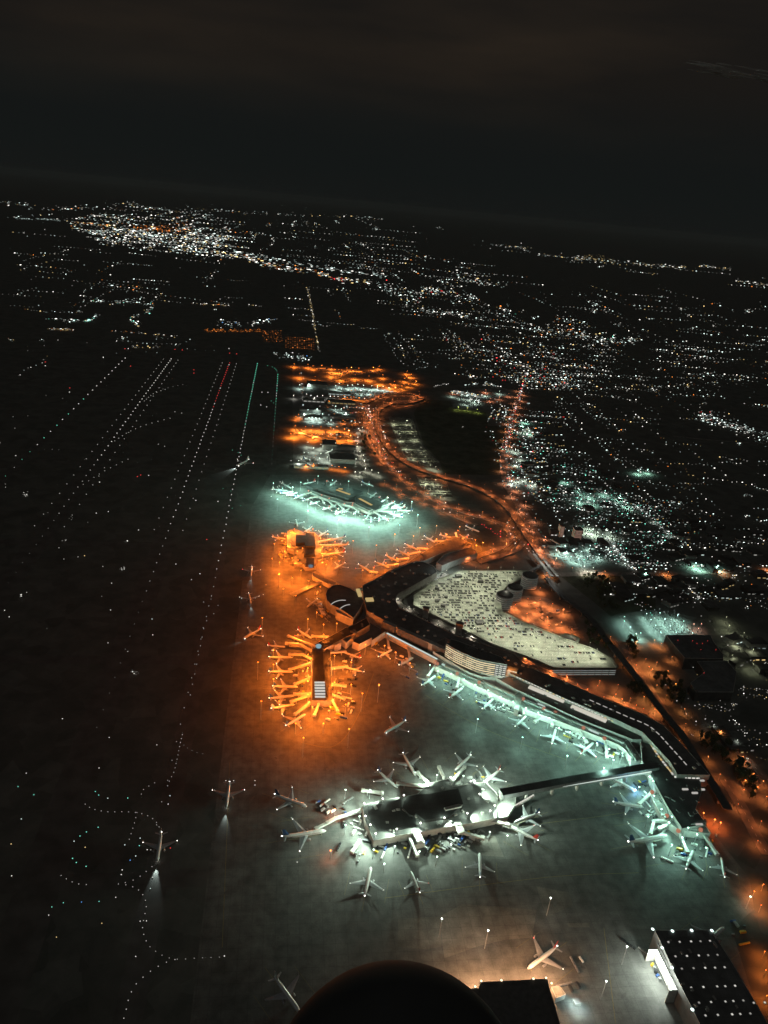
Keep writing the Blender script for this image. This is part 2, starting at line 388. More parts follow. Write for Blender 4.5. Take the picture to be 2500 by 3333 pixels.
def band(parent, name, a, b, z, h, m, off=0.15, th=0.12, seg=None, gap=0.12):
    # a strip of lit glazing set just proud of the wall from a to b (world xy)
    a, b = Vector((a[0], a[1])), Vector((b[0], b[1])); d = b - a; L_ = d.length; u = d / L_; nrm = Vector((u.y, -u.x))
    n = seg or 1; mb = MB()
    for i in range(n):
        s0 = L_ * (i + gap / 2) / n; s1 = L_ * (i + 1 - gap / 2) / n; c = a + u * (s0 + s1) / 2 + nrm * off
        mb.box(c.x, c.y, z, s1 - s0, th, h, math.atan2(u.y, u.x))
    return mb.build(name, m, parent)
def roofbar(parent, name, a, b, w_, z, h, m):
    a, b = Vector((a[0], a[1])), Vector((b[0], b[1])); d = b - a; c = (a + b) / 2
    return MB().box(c.x, c.y, z, d.length, w_, h, math.atan2(d.y, d.x)).build(name, m, parent)
BUILT = []
def bp(name, label, cat, zn, pts, z1, **kw):
    poly = WP(zn, pts, z1); BUILT.append([(p.x, p.y) for p in poly])
    return bld(name, label, cat, poly, z1, **kw)

# ------------------------------------------------------------------ aircraft
def hexa(rx0, rx1, ry, rz, rt, tx0, tx1, ty, tz, tt):
    # swept panel from root chord (rx0..rx1 at ry,rz, thick rt) to tip chord
    m = MB()
    for (x0, x1, y, z, th) in ((rx0, rx1, ry, rz, rt), (tx0, tx1, ty, tz, tt)):
        m.v += [(x0, y, z), ((x0 * .65 + x1 * .35), y, z + th / 2), (x1, y, z), ((x0 * .65 + x1 * .35), y, z - th / 2)]
    m.f = [(0, 1, 5, 4), (1, 2, 6, 5), (2, 3, 7, 6), (3, 0, 4, 7), (0, 3, 2, 1), (4, 5, 6, 7)]
    return m
def fin_mb(s=1.0):
    m = MB()
    for (x0, x1, z, th) in ((-12.6, -18.0, 5.3, 0.7), (-17.0, -19.3, 12.2, 0.2)):
        xm = x0 * .65 + x1 * .35
        m.v += [(x0, 0, z), (xm, th / 2, z), (x1, 0, z), (xm, -th / 2, z)]
    m.f = [(0, 1, 5, 4), (1, 2, 6, 5), (2, 3, 7, 6), (3, 0, 4, 7), (0, 3, 2, 1), (4, 5, 6, 7)]
    return m
def fus():
    pr = [(-19.0, .25), (-18.2, .55), (-15.5, 1.05), (-12, 1.55), (-8, 1.86), (-3, 1.92), (12.5, 1.92), (14.8, 1.78), (16.6, 1.45), (18, .95), (18.8, .45), (19.05, .12)]
    m = MB().lathe(pr, 'x', 14, (0, 0, 3.75))
    v = []
    for (x, y, z) in m.v:
        if x < -8: z += (-8 - x) * 0.125
        if x > 15: z -= (x - 15) * 0.10
        v.append((x, y, z))
    m.v = v; return m
PLN = []; LEAD = []
def airliner(tail, nose, label, group, length=38.0, fin=None, lights=True, detail=False, land=None, anchor='nose', _n=0):
    a, b = Vector(tail[:2]), Vector(nose[:2]); d = (b - a).normalized(); s = length / 38.0
    c = (b - d * 19.05 * s) if anchor == 'nose' else (a + b) / 2
    PLN.append((c, d, 19 * s)); LEAD.append((c, d, s, land))
    rz = math.atan2(d.y, d.x)
    t = thing('airliner', label, 'airliner', (c.x, c.y, 0.02), rz, group)
    t.scale = (s, s, s)
    fm = fin or rnd.choice(['tailb', 'paint', 'paint', 'tailr', 'tailb'])
    me = lambda k, f, m, sm=False: cached(('pl', k, m), lambda: f().mesh(k, M[m] if m in M else E(*m), sm))
    f_ = link('fuselage', me('fuselage', fus, 'paint', True), t)
    link('windscreen', me('windscreen', lambda: MB().box(17.55, 0, 3.95, 0.9, 1.9, .55, 0, .8), 'glass'), f_)
    link('cabin_windows', me('cabin_windows', lambda: MB().box(0.5, 1.9, 4.15, 26, .08, .28).box(0.5, -1.9, 4.15, 26, .08, .28), 'glass'), f_)
    for sg in (1, -1):
        w = link('wing', me('wing%d' % sg, lambda: hexa(3.6, -4.2, 1.3 * sg, 3.0, .9, -6.4, -8.0, 17.4 * sg, 4.1, .18), 'wing'), t)
        link('winglet', me('winglet%d' % sg, lambda: hexa(-6.3, -8.0, 17.35 * sg, 4.1, .18, -8.2, -9.0, 17.95 * sg, 6.3, .1), 'paint'), w)
        e = link('engine', me('engine%d' % sg, lambda: MB().lathe([(-2.2, .5), (-1.4, .85), (0.5, 1.08), (1.9, 1.05), (2.1, .9)], 'x', 12, (2.3, 5.3 * sg, 1.85)), 'engine', True), t)
        link('pylon', me('pylon%d' % sg, lambda: MB().box(0.9, 5.3 * sg, 2.7, 3.4, .3, .8), 'wing'), e)
        link('stabiliser', me('stab%d' % sg, lambda: hexa(-14.8, -17.8, .5 * sg, 4.9, .4, -17.6, -18.9, 6.6 * sg, 5.3, .1), 'wing'), t)
        if lights:
            link('navigation_light', me('nav%d' % sg, lambda: MB().lathe([(-.45, .15), (0, .5), (.45, .15)], 'z', 6, (-7.2, 17.7 * sg, 4.3)), (C_W if sg > 0 or rnd.random() < .7 else C_R, 5.0)), t)
        link('landing_gear', me('gear%d' % sg, lambda: MB().box(-1.2, 2.6 * sg, 0, 1.0, .7, 1.0).box(-1.2, 2.6 * sg, .9, .3, .3, 1.6), 'rubber'), t)
    link('landing_gear', me('gear0', lambda: MB().box(14, 0, 0, .7, .5, .7).box(14, 0, .6, .25, .25, 1.6), 'rubber'), t)
    link('tail_fin', me('tail_fin', fin_mb, fm), t)
    if lights: link('tail_light', me('tail_light', lambda: MB().lathe([(-.6, .2), (0, .75), (.6, .2)], 'z', 6, (-19.2, 0, 5.2)), (C_W, 6.0)), t)
    if land:
        link('landing_light', me('ll', lambda: MB().lathe([(-.5, .2), (0, .75), (.5, .2)], 'z', 8, (14.8, 0, 1.4)), (C_W, 8.0)), t)
        light('landing_beam', t, (19.8, 0, 2.2), C_C, land, 'SPOT', 0.4, R(34), (1, 0, -0.10))
    return t

BR = []
def jetbridge(pts, label, group, w=3.4, z=4.2, lamp=None):
    """pts: from the building to the aircraft door, world xy"""
    P_ = [Vector((p[0], p[1])) for p in pts]; o = P_[0]
    t = thing('jet_bridge', label, 'jet bridge', (o.x, o.y, 0), 0, group)
    loc = [(p.x - o.x, p.y - o.y) for p in P_]
    for i in range(len(loc) - 1):
        a, b = Vector(loc[i]), Vector(loc[i + 1]); d = b - a; c = (a + b) / 2; r = math.atan2(d.y, d.x)
        n = max(1, int(d.length / 12))
        for k in range(n):      # telescoping sections, each a little wider than the last
            cc = a + d * (k + .5) / n
            MB().box(cc.x, cc.y, z + .1 * (n - k), d.length / n + .15, w - .25 * (k % 3), 2.9 - .12 * (k % 3), r).build('tunnel', M['bridge'], t)
    MB().lathe([(0, 2.3), (3.4, 2.3), (3.9, 1.5)], 'z', 10, (loc[0][0], loc[0][1], z - .1)).build('rotunda', M['bridge'], t)
    a, b = Vector(loc[-2]), Vector(loc[-1]); d = (b - a).normalized()
    MB().box(b.x, b.y, z - .1, 4.2, 4.4, 3.3, math.atan2(d.y, d.x)).build('cab', M['bridge'], t)
    for f_ in (.75,):
        c = a + (b - a) * f_
        MB().box(c.x, c.y, 0, 1.0, 3.6, z - .02, math.atan2(d.y, d.x)).build('leg', M['steel'], t)
    MB().box(loc[0][0], loc[0][1], 0, 1.4, 1.4, z - .12).build('column', M['steel'], t)
    BR.append((P_[0], P_[-1]))
    return t

# lower orange pier, left side: tail and nose of each aircraft
Z5 = 4.5
def planes(zn, rows, fmt, group, length=38.0, **kw):
    for i, r_ in enumerate(rows):
        L_ = r_[2] if len(r_) > 2 else length
        opt = dict(kw); 
        if len(r_) > 3: opt.update(r_[3])
        airliner(W(zn, *r_[0], Z5), W(zn, *r_[1], Z5), fmt.format(ORD[i]), group, L_, **opt)
def bridges(zn, rows, fmt, group, z=4.2, **kw):
    for i, r_ in enumerate(rows):
        jetbridge([W(zn, x, y, z + 2) for x, y in r_], fmt.format(ORD[i]), group, z=z, **kw)

planes('A', [((455, 1095), (595, 1180), 35), ((195, 1240), (357, 1252), 29), ((190, 1350), (425, 1350)), ((190, 1480), (430, 1480)), ((225, 1612), (472, 1615)), ((210, 1722), (440, 1692)), ((232, 1812), (445, 1770), 36), ((350, 1975), (540, 1858), 39)],
       '{} airliner from the top in the row left of the lower orange pier', 'airliners parked at the lower orange lit pier')
planes('A', [((1022, 1350), (890, 1303), 30), ((1052, 1478), (905, 1437), 30)],
       '{} small airliner from the top on the right of the lower orange pier', 'airliners parked at the lower orange lit pier')
bridges('A', [[(740, 1168), (600, 1160)], [(600, 1245), (385, 1160)], [(585, 1288), (480, 1232), (365, 1225)], [(590, 1365), (510, 1326), (395, 1325)], [(575, 1408), (395, 1462)], [(565, 1545), (440, 1592)], [(582, 1680), (440, 1682)], [(565, 1695), (412, 1750)], [(572, 1765), (445, 1862)]],
        '{} pale jet bridge from the top on the left of the lower orange pier', 'jet bridges on the lower orange lit pier')
bridges('A', [[(765, 1308), (895, 1300)], [(770, 1452), (910, 1435)], [(775, 1595), (895, 1610)], [(770, 1685), (885, 1722)], [(778, 1740), (825, 1832)]],
        '{} pale jet bridge from the top on the right of the lower orange pier', 'jet bridges on the lower orange lit pier')
bridges('A', [[(655, 1775), (620, 1872)]], 'short pale jet bridge standing out from the bottom end of the lower orange pier', 'jet bridges on the lower orange lit pier')
planes('A', [((1200, 1345), (1320, 1278), 35), ((1375, 1425), (1510, 1350), 36)], '{} orange lit airliner from the left at the corner where the long concourse begins', 'airliners parked along the long concourse')
bridges('A', [[(1275, 1165), (1290, 1265)], [(1460, 1255), (1478, 1350)]], '{} orange lit jet bridge from the left where the long concourse begins', 'jet bridges along the long concourse')
# upper orange concourse
planes('R', [((1120, 405), (940, 442)), ((1150, 508), (950, 512)), ((1110, 612), (905, 635)), ((895, 325), (775, 395), 36), ((680, 270), (578, 342), 36)],
       '{} airliner of the fan on the right side of the upper orange concourse', 'airliners parked at the upper orange concourse')
planes('R', [((178, 405), (335, 422), 30)], 'lone orange lit airliner parked on the left side of the upper orange concourse', 'airliners parked at the upper orange concourse')
planes('R', [((475, 185), (492, 262), 36)], 'airliner parked nose in at the top end of the upper orange concourse', 'airliners parked at the upper orange concourse')
planes('R', [((1115, 765), (985, 835), 36)], 'airliner parked at the bottom right of the upper orange concourse', 'airliners parked at the upper orange concourse')
bridges('R', [[(775, 468), (930, 440)], [(800, 515), (940, 515)], [(795, 635), (905, 640)], [(575, 385), (520, 345), (455, 345)], [(590, 380), (625, 345)]],
        'bright jet bridge, {} around the upper orange concourse', 'jet bridges at the upper orange concourse')
planes('S', [((98, 475), (182, 525), 36), ((240, 425), (390, 485), 36), ((360, 360), (495, 420), 36), ((480, 300), (612, 360), 36), ((578, 240), (697, 292), 36), ((780, 155), (885, 212), 36), ((1000, 145), (1075, 160), 30), ((1255, 128), (1165, 185), 34)],
       '{} airliner from the left in the slanting orange row along the north arm', 'airliners along the north arm of the terminal')
planes('S', [((1208, 38), (1362, 98), 38)], 'airliner parked alone out beyond the north arm of the terminal', 'airliners along the north arm of the terminal')
bridges('S', [[(255, 540), (180, 530)], [(480, 455), (375, 465)], [(592, 388), (485, 402)], [(715, 320), (605, 342)], [(800, 285), (695, 275)], [(970, 203), (890, 198)], [(1120, 170), (1108, 115)]],
        'yellow lit jet bridge, {} from the left along the north arm of the terminal', 'jet bridges along the north arm of the terminal')
# long concourse, going down to the right
planes('P', [((222, 445), (395, 325)), ((520, 580), (685, 455)), ((888, 692), (1020, 568), 36), ((1270, 858), (1375, 755), 36)],
       '{} airliner from the left in the teal lit row along the long concourse', 'airliners parked along the long concourse')
planes('Q', [((45, 470), (82, 332), 38), ((300, 568), (422, 455), 38)], 'pale airliner, {} in the pair near the lower end of the long concourse', 'airliners parked along the long concourse')
bridges('P', [[(390, 220), (310, 330)], [(655, 320), (622, 455)], [(880, 400), (985, 555)], [(1315, 595), (1345, 738)], [(1590, 710), (1465, 822)]],
        '{} jet bridge from the left in the teal lit row along the long concourse', 'jet bridges along the long concourse')
bridges('Q', [[(72, 205), (48, 305)], [(298, 340), (355, 450)], [(530, 450), (542, 590)]], 'pale jet bridge, {} from the left near the lower end of the long concourse', 'jet bridges along the long concourse')
# south gates
planes('Q', [((620, 797), (790, 885), 38, dict(fin='tailb'))], 'airliner with a bright blue glow at its nose, parked under the long walkway', 'airliners at the south gates')
planes('E', [((615, 540), (822, 572), 39, dict(fin='tailb'))], 'airliner parked below the walkway just above the wide bodied aircraft', 'airliners at the south gates')
airliner(W('E', 705, 815, 6), W('E', 985, 765, 6), 'large wide bodied airliner casting a long dark shadow at the south gates', 'airliners at the south gates', 57, fin='tailb', detail=True)
planes('E', [((1100, 1003), (1155, 862), 36), ((1362, 1018), (1345, 905), 32)], 'narrow airliner, {} from the left at the bottom of the south gates', 'airliners at the south gates')
bridges('E', [[(870, 478), (792, 550)], [(1005, 668), (890, 664), (868, 750)], [(1000, 685), (925, 718)], [(1055, 730), (1112, 872)], [(1210, 735), (1312, 887)]],
        'pale jet bridge, {} from the top at the south gates', 'jet bridges at the south gates')
# white lit island satellite
planes('N', [((1100, 262), (1310, 438), 38), ((1360, 62), (1500, 305), 42)], '{} airliner from the left on the top side of the bright island terminal', 'airliners round the bright island terminal')
planes('O', [((765, 100), (605, 247), 38), ((1087, 250), (893, 402), 40)], '{} airliner from the left at the top right corner of the bright island terminal', 'airliners round the bright island terminal')
planes('O', [((1490, 1015), (1150, 830), 42)], 'airliner pointing at the lower right corner of the bright island terminal', 'airliners round the bright island terminal')
planes('N', [((120, 975), (537, 910), 52), ((62, 550), (330, 645), 44)], 'dim grey airliner, {} from the bottom, far left of the bright island terminal', 'airliners round the bright island terminal')
planes('D', [((590, 897), (625, 732), 40), ((885, 838), (850, 752), 30), ((1245, 787), (1243, 650), 36)], '{} airliner from the left on the open apron below the bright island terminal', 'airliners round the bright island terminal')
planes('D', [((1572, 432), (1440, 480), 38)], 'unlit airliner standing in the shade right of the bright island terminal', 'airliners round the bright island terminal')
bridges('N', [[(1600, 425), (1310, 398)], [(1635, 385), (1525, 280)], [(1140, 500), (935, 470)], [(905, 690), (640, 770), (430, 885)], [(895, 1020), (820, 1130)]],
        '{} white jet bridge from the top on the left half of the island terminal', 'jet bridges round the bright island terminal')
bridges('O', [[(480, 325), (430, 222)], [(565, 378), (700, 222)], [(1000, 505), (930, 385)], [(965, 795), (1170, 840)], [(100, 960), (190, 1165)], [(680, 925), (900, 985)]],
        '{} white jet bridge from the top on the right half of the island terminal', 'jet bridges round the bright island terminal')
# teal lit far satellite
planes('M', [((70, 220), (200, 228)), ((125, 150), (235, 205)), ((110, 262), (260, 238)), ((180, 285), (300, 248)), ((215, 335), (350, 268)), ((290, 300), (372, 262)), ((330, 345), (440, 292)), ((400, 378), (520, 330)), ((520, 432), (640, 378)), ((610, 400), (690, 360)), ((650, 475), (750, 418)), ((735, 450), (810, 400)), ((835, 475), (900, 412))],
       '{} teal lit airliner from the left on the near side of the far satellite', 'airliners round the far teal lit satellite', lights=True)
planes('M', [((960, 525), (1002, 450)), ((1015, 560), (1020, 480)), ((1095, 545), (1102, 470)), ((1195, 535), (1130, 470)), ((1310, 488), (1195, 450)), ((1400, 430), (1275, 425)), ((1372, 348), (1220, 392)), ((1330, 395), (1215, 405)), ((1212, 290), (1110, 345)), ((1080, 250), (1005, 302)), ((692, 130), (615, 182)), ((935, 150), (1045, 185)), ((430, 150), (350, 165))],
       '{} teal lit airliner round the right end of the far satellite, counted from below', 'airliners round the far teal lit satellite', lights=True)
bridges('M', [[(430, 250), (370, 265)], [(590, 320), (640, 370)], [(700, 360), (745, 410)], [(840, 390), (895, 435)], [(1000, 435), (1000, 455)], [(1050, 440), (1140, 495)], [(1090, 430), (1220, 440)], [(1100, 400), (1230, 350)], [(560, 350), (545, 325)], [(490, 290), (430, 300)]],
        'small pale jet bridge, {} from the left along the far satellite terminal', 'jet bridges round the far teal lit satellite')
# taxiing and lone aircraft
airliner(W('G', 1242, 388, 4), W('G', 1222, 548, 4), 'taxiing airliner with three white lights at its tail, rolling down the dark apron', 'taxiing airliners', 42, land=3e4)
airliner(W('G', 868, 712, 4), W('G', 848, 838, 4), 'taxiing airliner throwing a teal beam ahead at the curve of the dotted taxiway', 'taxiing airliners', 40, land=9e4)
airliner(W('H', 1360, 1238, 4), W('H', 1355, 1285, 4), 'small far taxiing airliner left of the upper orange concourse', 'taxiing airliners', 38, land=8e3)
airliner(W('H', 1345, 1388, 4), W('H', 1354, 1436, 4), 'taxiing airliner following another one left of the round terminal hall', 'taxiing airliners', 38, land=8e3)
airliner(W('H', 1400, 1578, 4), W('H', 1312, 1622, 4), 'airliner crossing at an angle, lights at both ends, upper left of the orange pier', 'taxiing airliners', 40, land=8e3)
airliner(W('A', 1425, 1935, 4), W('A', 1245, 2032, 4), 'dim airliner moving between the lower orange pier and the bright island terminal', 'taxiing airliners', 42, land=6e3)
airliner(W('H', 1372, 648, 4), W('H', 1282, 690, 4), 'far airliner with a landing light beam on the green lit taxiway', 'taxiing airliners', 55, land=2.5e5)
airliner(W('A', 612, 852, 4), W('A', 550, 897, 4), 'dark airliner standing off the tip of the long yellow lit canopy', 'parked airliners', 34)
airliner(W('Z', 195, 520, 4), W('Z', 262, 612, 4), 'dim airliner at the bottom edge, partly hidden by the dark engine cowling', 'parked airliners', 42, lights=False)
airliner(W('Y', 1100, 190, 5), W('Y', 872, 357, 5), 'warm lit airliner standing alone in front of the hangar with roof edge lamps', 'parked airliners', 43, detail=True)
wa, wb = W('X', 795, 170, 5), W('X', 1222, 545, 5); wm = (wa + wb) / 2; wd_ = (wb - wa).normalized(); pe = Vector((wd_.y, -wd_.x, 0))
airliner(wm + pe * 22, wm - pe * 20 , 'airliner behind the big dark hangar, only its grey wings showing', 'parked airliners', (wb - wa).length / 36.0 * 38, lights=False, anchor='mid')
for p, lab in ((W('Q', 790, 890, 2), 'blue'),):
    t = thing('beacon_truck', 'small service truck with a bright blue beacon beside the airliner under the walkway', 'service truck', (p.x, p.y, 0.02), 0.4)
    MB().box(0, 0, .4, 5, 2.2, 1.6).build('body', M['vw'], t); MB().box(1.7, 0, 2.02, 1.6, 2.1, 1.0, 0, .85).build('cab', M['vw'], t)
    MB().lathe([(0, .5), (1.0, .9), (1.5, .4)], 'z', 8, (-.6, 0, 2.03)).build('beacon', E(C_B, 6.0), t); light('beacon_light', t, (-.6, 0, 5.0), C_B, 2.2e4)
# ------------------------------------------------------------------ terminals
# main terminal: one long dark roof bent at the forecourt
main_px = [('S', 100, 690), ('S', 340, 560), ('S', 640, 430), ('S', 745, 425), ('S', 870, 478), ('S', 905, 540), ('S', 700, 655), ('S', 480, 775), ('S', 448, 835), ('S', 500, 930), ('S', 640, 1000), ('S', 900, 1120), ('S', 1100, 1225),
           ('C', 640, 270), ('C', 700, 330), ('C', 860, 395), ('C', 1100, 500), ('C', 1260, 560), ('C', 1370, 620), ('C', 1440, 690), ('C', 1600, 865), ('C', 1440, 862), ('C', 1405, 800), ('C', 1330, 720), ('C', 1270, 655), ('C', 1150, 598), ('C', 900, 490), ('C', 640, 365), ('C', 600, 350), ('C', 480, 290), ('C', 300, 190), ('S', 850, 1325), ('S', 480, 1140), ('S', 150, 960), ('S', 110, 820)]
poly = [W(a, x, y, 20) for a, x, y in main_px]
T = bld('main_terminal', 'long dark roofed main terminal bent like a boomerang around the forecourt', 'terminal', poly, 20, roof='roof', wall='wall', units=70, unit_m='walll')
rf = [c for c in T.children if c.name.startswith('roof')][0]
pth = smooth_path([W('C', x, y, 20) for x, y in ((1020, 500), (1110, 540), (1200, 580), (1290, 618), (1345, 660), (1400, 720), (1450, 775), (1500, 832))], 8)
for p, d in along(pth, 10.5):
    MB().box(p.x, p.y, 20.01, 6.8, 1.5, .5, math.atan2(d.y, d.x)).build('skylight', E(C_W, .42), rf)
for a, b, s_ in (((620, 368), (880, 487), 1), ((880, 487), (1130, 592), 1)):
    roofbar(T, 'kerb_canopy', W('C', *a, 17), W('C', *b, 17), 7, 20.3, .5, M['walld'])
for p, d in along([W('C', 640, 375, 22), W('C', 1130, 600, 22)], 5.2):
    q = Vector((d.y, -d.x, 0)); 
    MB().box(p.x, p.y, 21.0, 3.2, 1.4, .35, math.atan2(d.y, d.x)).build('kerb_lamp', E(C_W if rnd.random() < .8 else C_Y, .8), T)
# brown ledge strip on the outer side, and pale skylit halls
for a, b, nm in ((('C', 75, 152), ('C', 310, 258), 'pale'), (('C', 0, 118), ('C', 62, 146), 'pale')):
    A_, B_ = W(*a, 15), W(*b, 15); d = (B_ - A_).normalized(); q = Vector((d.y, -d.x, 0)) * 7
    bld('roof_gallery', 'narrow pale gallery roof along the terminal outer wall, ' + ('longer' if a[0] == 75 else 'shorter') + ' of two', 'gallery', [A_ - q * .2, B_ - q * .2, B_ + q, A_ + q], 21.2, z0=0, roof='roofl', wall='walld', par=0)
T2 = bp('skylit_hall', 'low teal grey hall with two long glowing skylights beside the curved office block', 'terminal hall', 'C', [(545, 385), (700, 375), (1090, 560), (1170, 600), (1260, 640), (1265, 690), (1220, 690), (960, 590), (640, 440)], 13, roof='roofm', wall='wall', units=14)
for a, b in (((712, 428), (885, 500)), ((920, 524), (1092, 597))):
    roofbar(T2, 'skylight', W('C', *a, 15), W('C', *b, 15), 7.0, 13.02, 2.4, E((1.0, 0.95, 0.80), .62))
roofbar(T2, 'skylight', W('C', 1158, 603, 15), W('C', 1262, 655, 15), 4.0, 13.02, 2.0, E(C_Y, .5))
for p, d in along([W('C', 1265, 660, 14), W('C', 1300, 700, 14), W('C', 1345, 770, 14), W('C', 1420, 865, 14)], 5.5):
    MB().box(p.x, p.y, 13.2, 3.6, 2.2, 2.0, math.atan2(d.y, d.x)).build('kerb_lamp', E(C_Y if rnd.random() < .5 else C_W, .6), T2)
T3 = bp('south_hall', 'dark flat roofed hall at the south end with a lit kerb along its top edge', 'terminal hall', 'E', [(800, 130), (870, 150), (950, 270), (1010, 360), (1200, 372), (1210, 470), (1170, 590), (1240, 690), (1080, 722), (990, 590), (870, 370), (860, 320), (810, 270)], 14, roof='roof', wall='wall', units=16)
for p, d in along([W('E', 1040, 366, 16), W('E', 1200, 374, 16)], 6):
    MB().box(p.x, p.y, 14.05, 4.2, 2, 1.6, math.atan2(d.y, d.x)).build('kerb_lamp', E(C_W, .8), T3)
for x, y, w in ((1165, 478, 8), (1210, 455, 9), (1215, 395, 6), (1100, 453, 8), (1195, 690, 9)):
    p = W('E', x, y, 15); MB().box(p.x, p.y, 14.03, w, 2.2, 1.6).build('roof_monitor', E(C_W, .45), T3)
# curved office block with ribbon windows
cur = smooth_path([W('P', x, y, 38) for x, y in ((508, -12), (600, 45), (700, 92), (870, 160), (1042, 192))], 5)
back = [W('P', x, y, 38) for x, y in ((1165, 215), (1100, 130), (1010, 95), (900, 60), (760, 5), (640, -40), (560, -65))]
T4 = bld('curved_office_block', 'curved office block with six glowing rows of ribbon windows and a dark roof', 'office block', cur + back, 38, z0=0, roof='roof', wall='walld', units=10)
bands_z = [15.2 + 3.7 * k for k in range(6)]
for z in bands_z:
    pr = along(cur, (sum((Vector(cur[i + 1]) - Vector(cur[i])).length for i in range(len(cur) - 1)) / 15.01))
    for i in range(len(pr) - 1):
        if rnd.random() < .03: continue
        a, b = pr[i][0], pr[i + 1][0]; d = b - a; q = Vector((d.y, -d.x, 0)).normalized()
        nrm = q if q.y < 0 or q.x < 0 else -q
        c = (a + b) / 2 + nrm * .25
        MB().box(c.x, c.y, z, d.length * .985, .3, 1.35, math.atan2(d.y, d.x)).build('ribbon_window', E((1.0, .80, .48), 1.0 if rnd.random() < .8 else .5), T4)
A_, B_ = W('P', 1042, 192, 38), W('P', 1165, 215, 38)
for k, z in enumerate(bands_z):
    band(T4, 'ribbon_window', A_, B_, z, 1.3, E(C_W, .75), off=.25, seg=3, gap=.25)
p = W('P', 1225, 265, 22); T5 = thing('stair_tower', 'small orange lit stair tower at the right end of the curved office block', 'stair tower', (p.x, p.y, 0), R(-30))
MB().box(0, 0, 0, 15, 10, 23).build('wall', M['walll'], T5); MB().box(0, 0, 23.02, 16, 11, .5).build('roof', M['roofl'], T5); light('lamp_light', T5, (-4, -9, 30), C_O, 2.0e4)
bp('entrance_wing', 'pale curved entrance wing wrapped round the foot of the office block', 'wing', 'P', [(880, 300), (1030, 300), (1155, 290), (1165, 330), (1100, 342), (960, 325)], 15.5, roof='roofl', wall='walll')
bp('ledge_roof', 'dim olive low roof below the ribbon windows of the office block', 'low roof', 'P', [(365, 70), (470, 65), (560, 130), (700, 230), (880, 315), (960, 330), (1050, 345), (900, 345), (760, 300), (560, 185)], 14.2, roof='roofm', wall='wall')
# round hall and its neighbours at the bend
circ = [W('A', x, y, 18) for x, y in ((720, 790), (735, 745), (780, 710), (850, 700), (930, 730), (1000, 770), (1060, 840), (1040, 900), (970, 1000), (860, 925), (770, 880), (730, 840))]
T6 = bld('round_hall', 'dark roofed round hall at the bend of the terminal with two lit curved ribs', 'round hall', circ, 18, roof='roof', wall='wall')
for pts in (((765, 880), (800, 855), (850, 840), (900, 840)), ((845, 920), (870, 900), (900, 885), (938, 878))):
    P_ = smooth_path([W('A', x, y, 18.4) for x, y in pts], 4); MB().ribbon([(p.x, p.y, 0) for p in P_], 1.3, 18.05, 18.7).build('roof_rib', E(C_W, .5), T6)
for x, y, w, l in ((1020, 770, 7, 26), (1115, 832, 14, 10), (1035, 740, 6, 6)):
    p = W('A', x, y, 22); MB().box(p.x, p.y, 20.02, w, l, 3.0, .1).build('roof_box', E(C_Y, .5) if l > 8 else M['walll'], T)
T7 = bp('orange_facade_block', 'orange lit block with a row of dark openings beside the round hall', 'terminal block', 'A', [(810, 925), (850, 925), (970, 985), (975, 1000), (965, 1015), (820, 950)], 15, roof='roofl', wall='walll')
for i in range(6):
    p = W('A', 865 + 20 * i, 990 + 9 * i, 8); MB().box(p.x, p.y - .4, 7.2, 2.6, 1.4, 2.2, R(-25)).build('opening', M['glass'], T7)
for i, (x, y) in enumerate(((668, 855), (672, 885), (677, 912), (690, 938), (700, 955))):
    p = W('A', x, y, 5); t = thing('awning', 'curved pale orange awning, {} from the top in the arc beside the round hall'.format(ORD[i]), 'awning', (p.x, p.y, 0), -.1 - .08 * i, 'awnings beside the round hall')
    MB().lathe([(-4.5, 2.6), (4.5, 2.6)], 'x', 12, (0, 0, 2.7)).build('roof', M['bridge'], t)
# lower orange pier
T8 = bp('pier_terminal', 'lower orange lit pier with a dark roof and six glowing skylights at its bottom end', 'pier terminal', 'A', [(596, 1275), (640, 1262), (700, 1270), (762, 1290), (765, 1500), (778, 1700), (775, 1748), (592, 1745), (594, 1500)], 10, roof='roofm', wall='wall', units=16)
pent = [(p.x, p.y) for p in WP('A', [(608, 1270), (692, 1270), (700, 1400), (712, 1560), (735, 1700), (728, 1722), (602, 1720), (604, 1500)], 15)]
MB().prism(pent, 9.9, 15).build('upper_roof', M['roofk'], T8)
for i, y in enumerate((1578, 1603, 1628, 1653, 1680, 1706)):
    roofbar(T8, 'skylight', W('A', 618 + i, y, 16), W('A', 712 + i, y, 16), 3.4, 15.02, 1.1, E((1.0, .93, .82), .68))
for i in range(5): p = W('A', 595, 1385 + 20 * i, 8); MB().box(p.x - .6, p.y, 5.5, .5, 5, 2.5).build('window', E(C_Y, .8), T8)
for i in range(6): p = W('A', 768, 1390 + 22 * i, 8); MB().box(p.x + .8, p.y, 5.5, .5, 4, 2.5).build('window', E(C_Y, .8), T8)
p = W('A', 655, 1258, 16); t = thing('control_booth', 'small glowing pale blue glazed booth on top of the pier roof', 'control booth', (p.x, p.y, 15.05), 0)
MB().lathe([(0, 4), (3, 5), (4, 4)], 'z', 10).build('cabin', E((.55, .85, 1.0), .42), t)
T9 = bp('link_building', 'dark roofed link between the lower orange pier and the terminal', 'link building', 'A', [(612, 1240), (770, 1160), (915, 1080), (985, 1055), (1085, 1000), (1120, 1060), (1000, 1130), (900, 1175), (790, 1235), (705, 1285)], 12, roof='roofk', wall='walll', units=12)
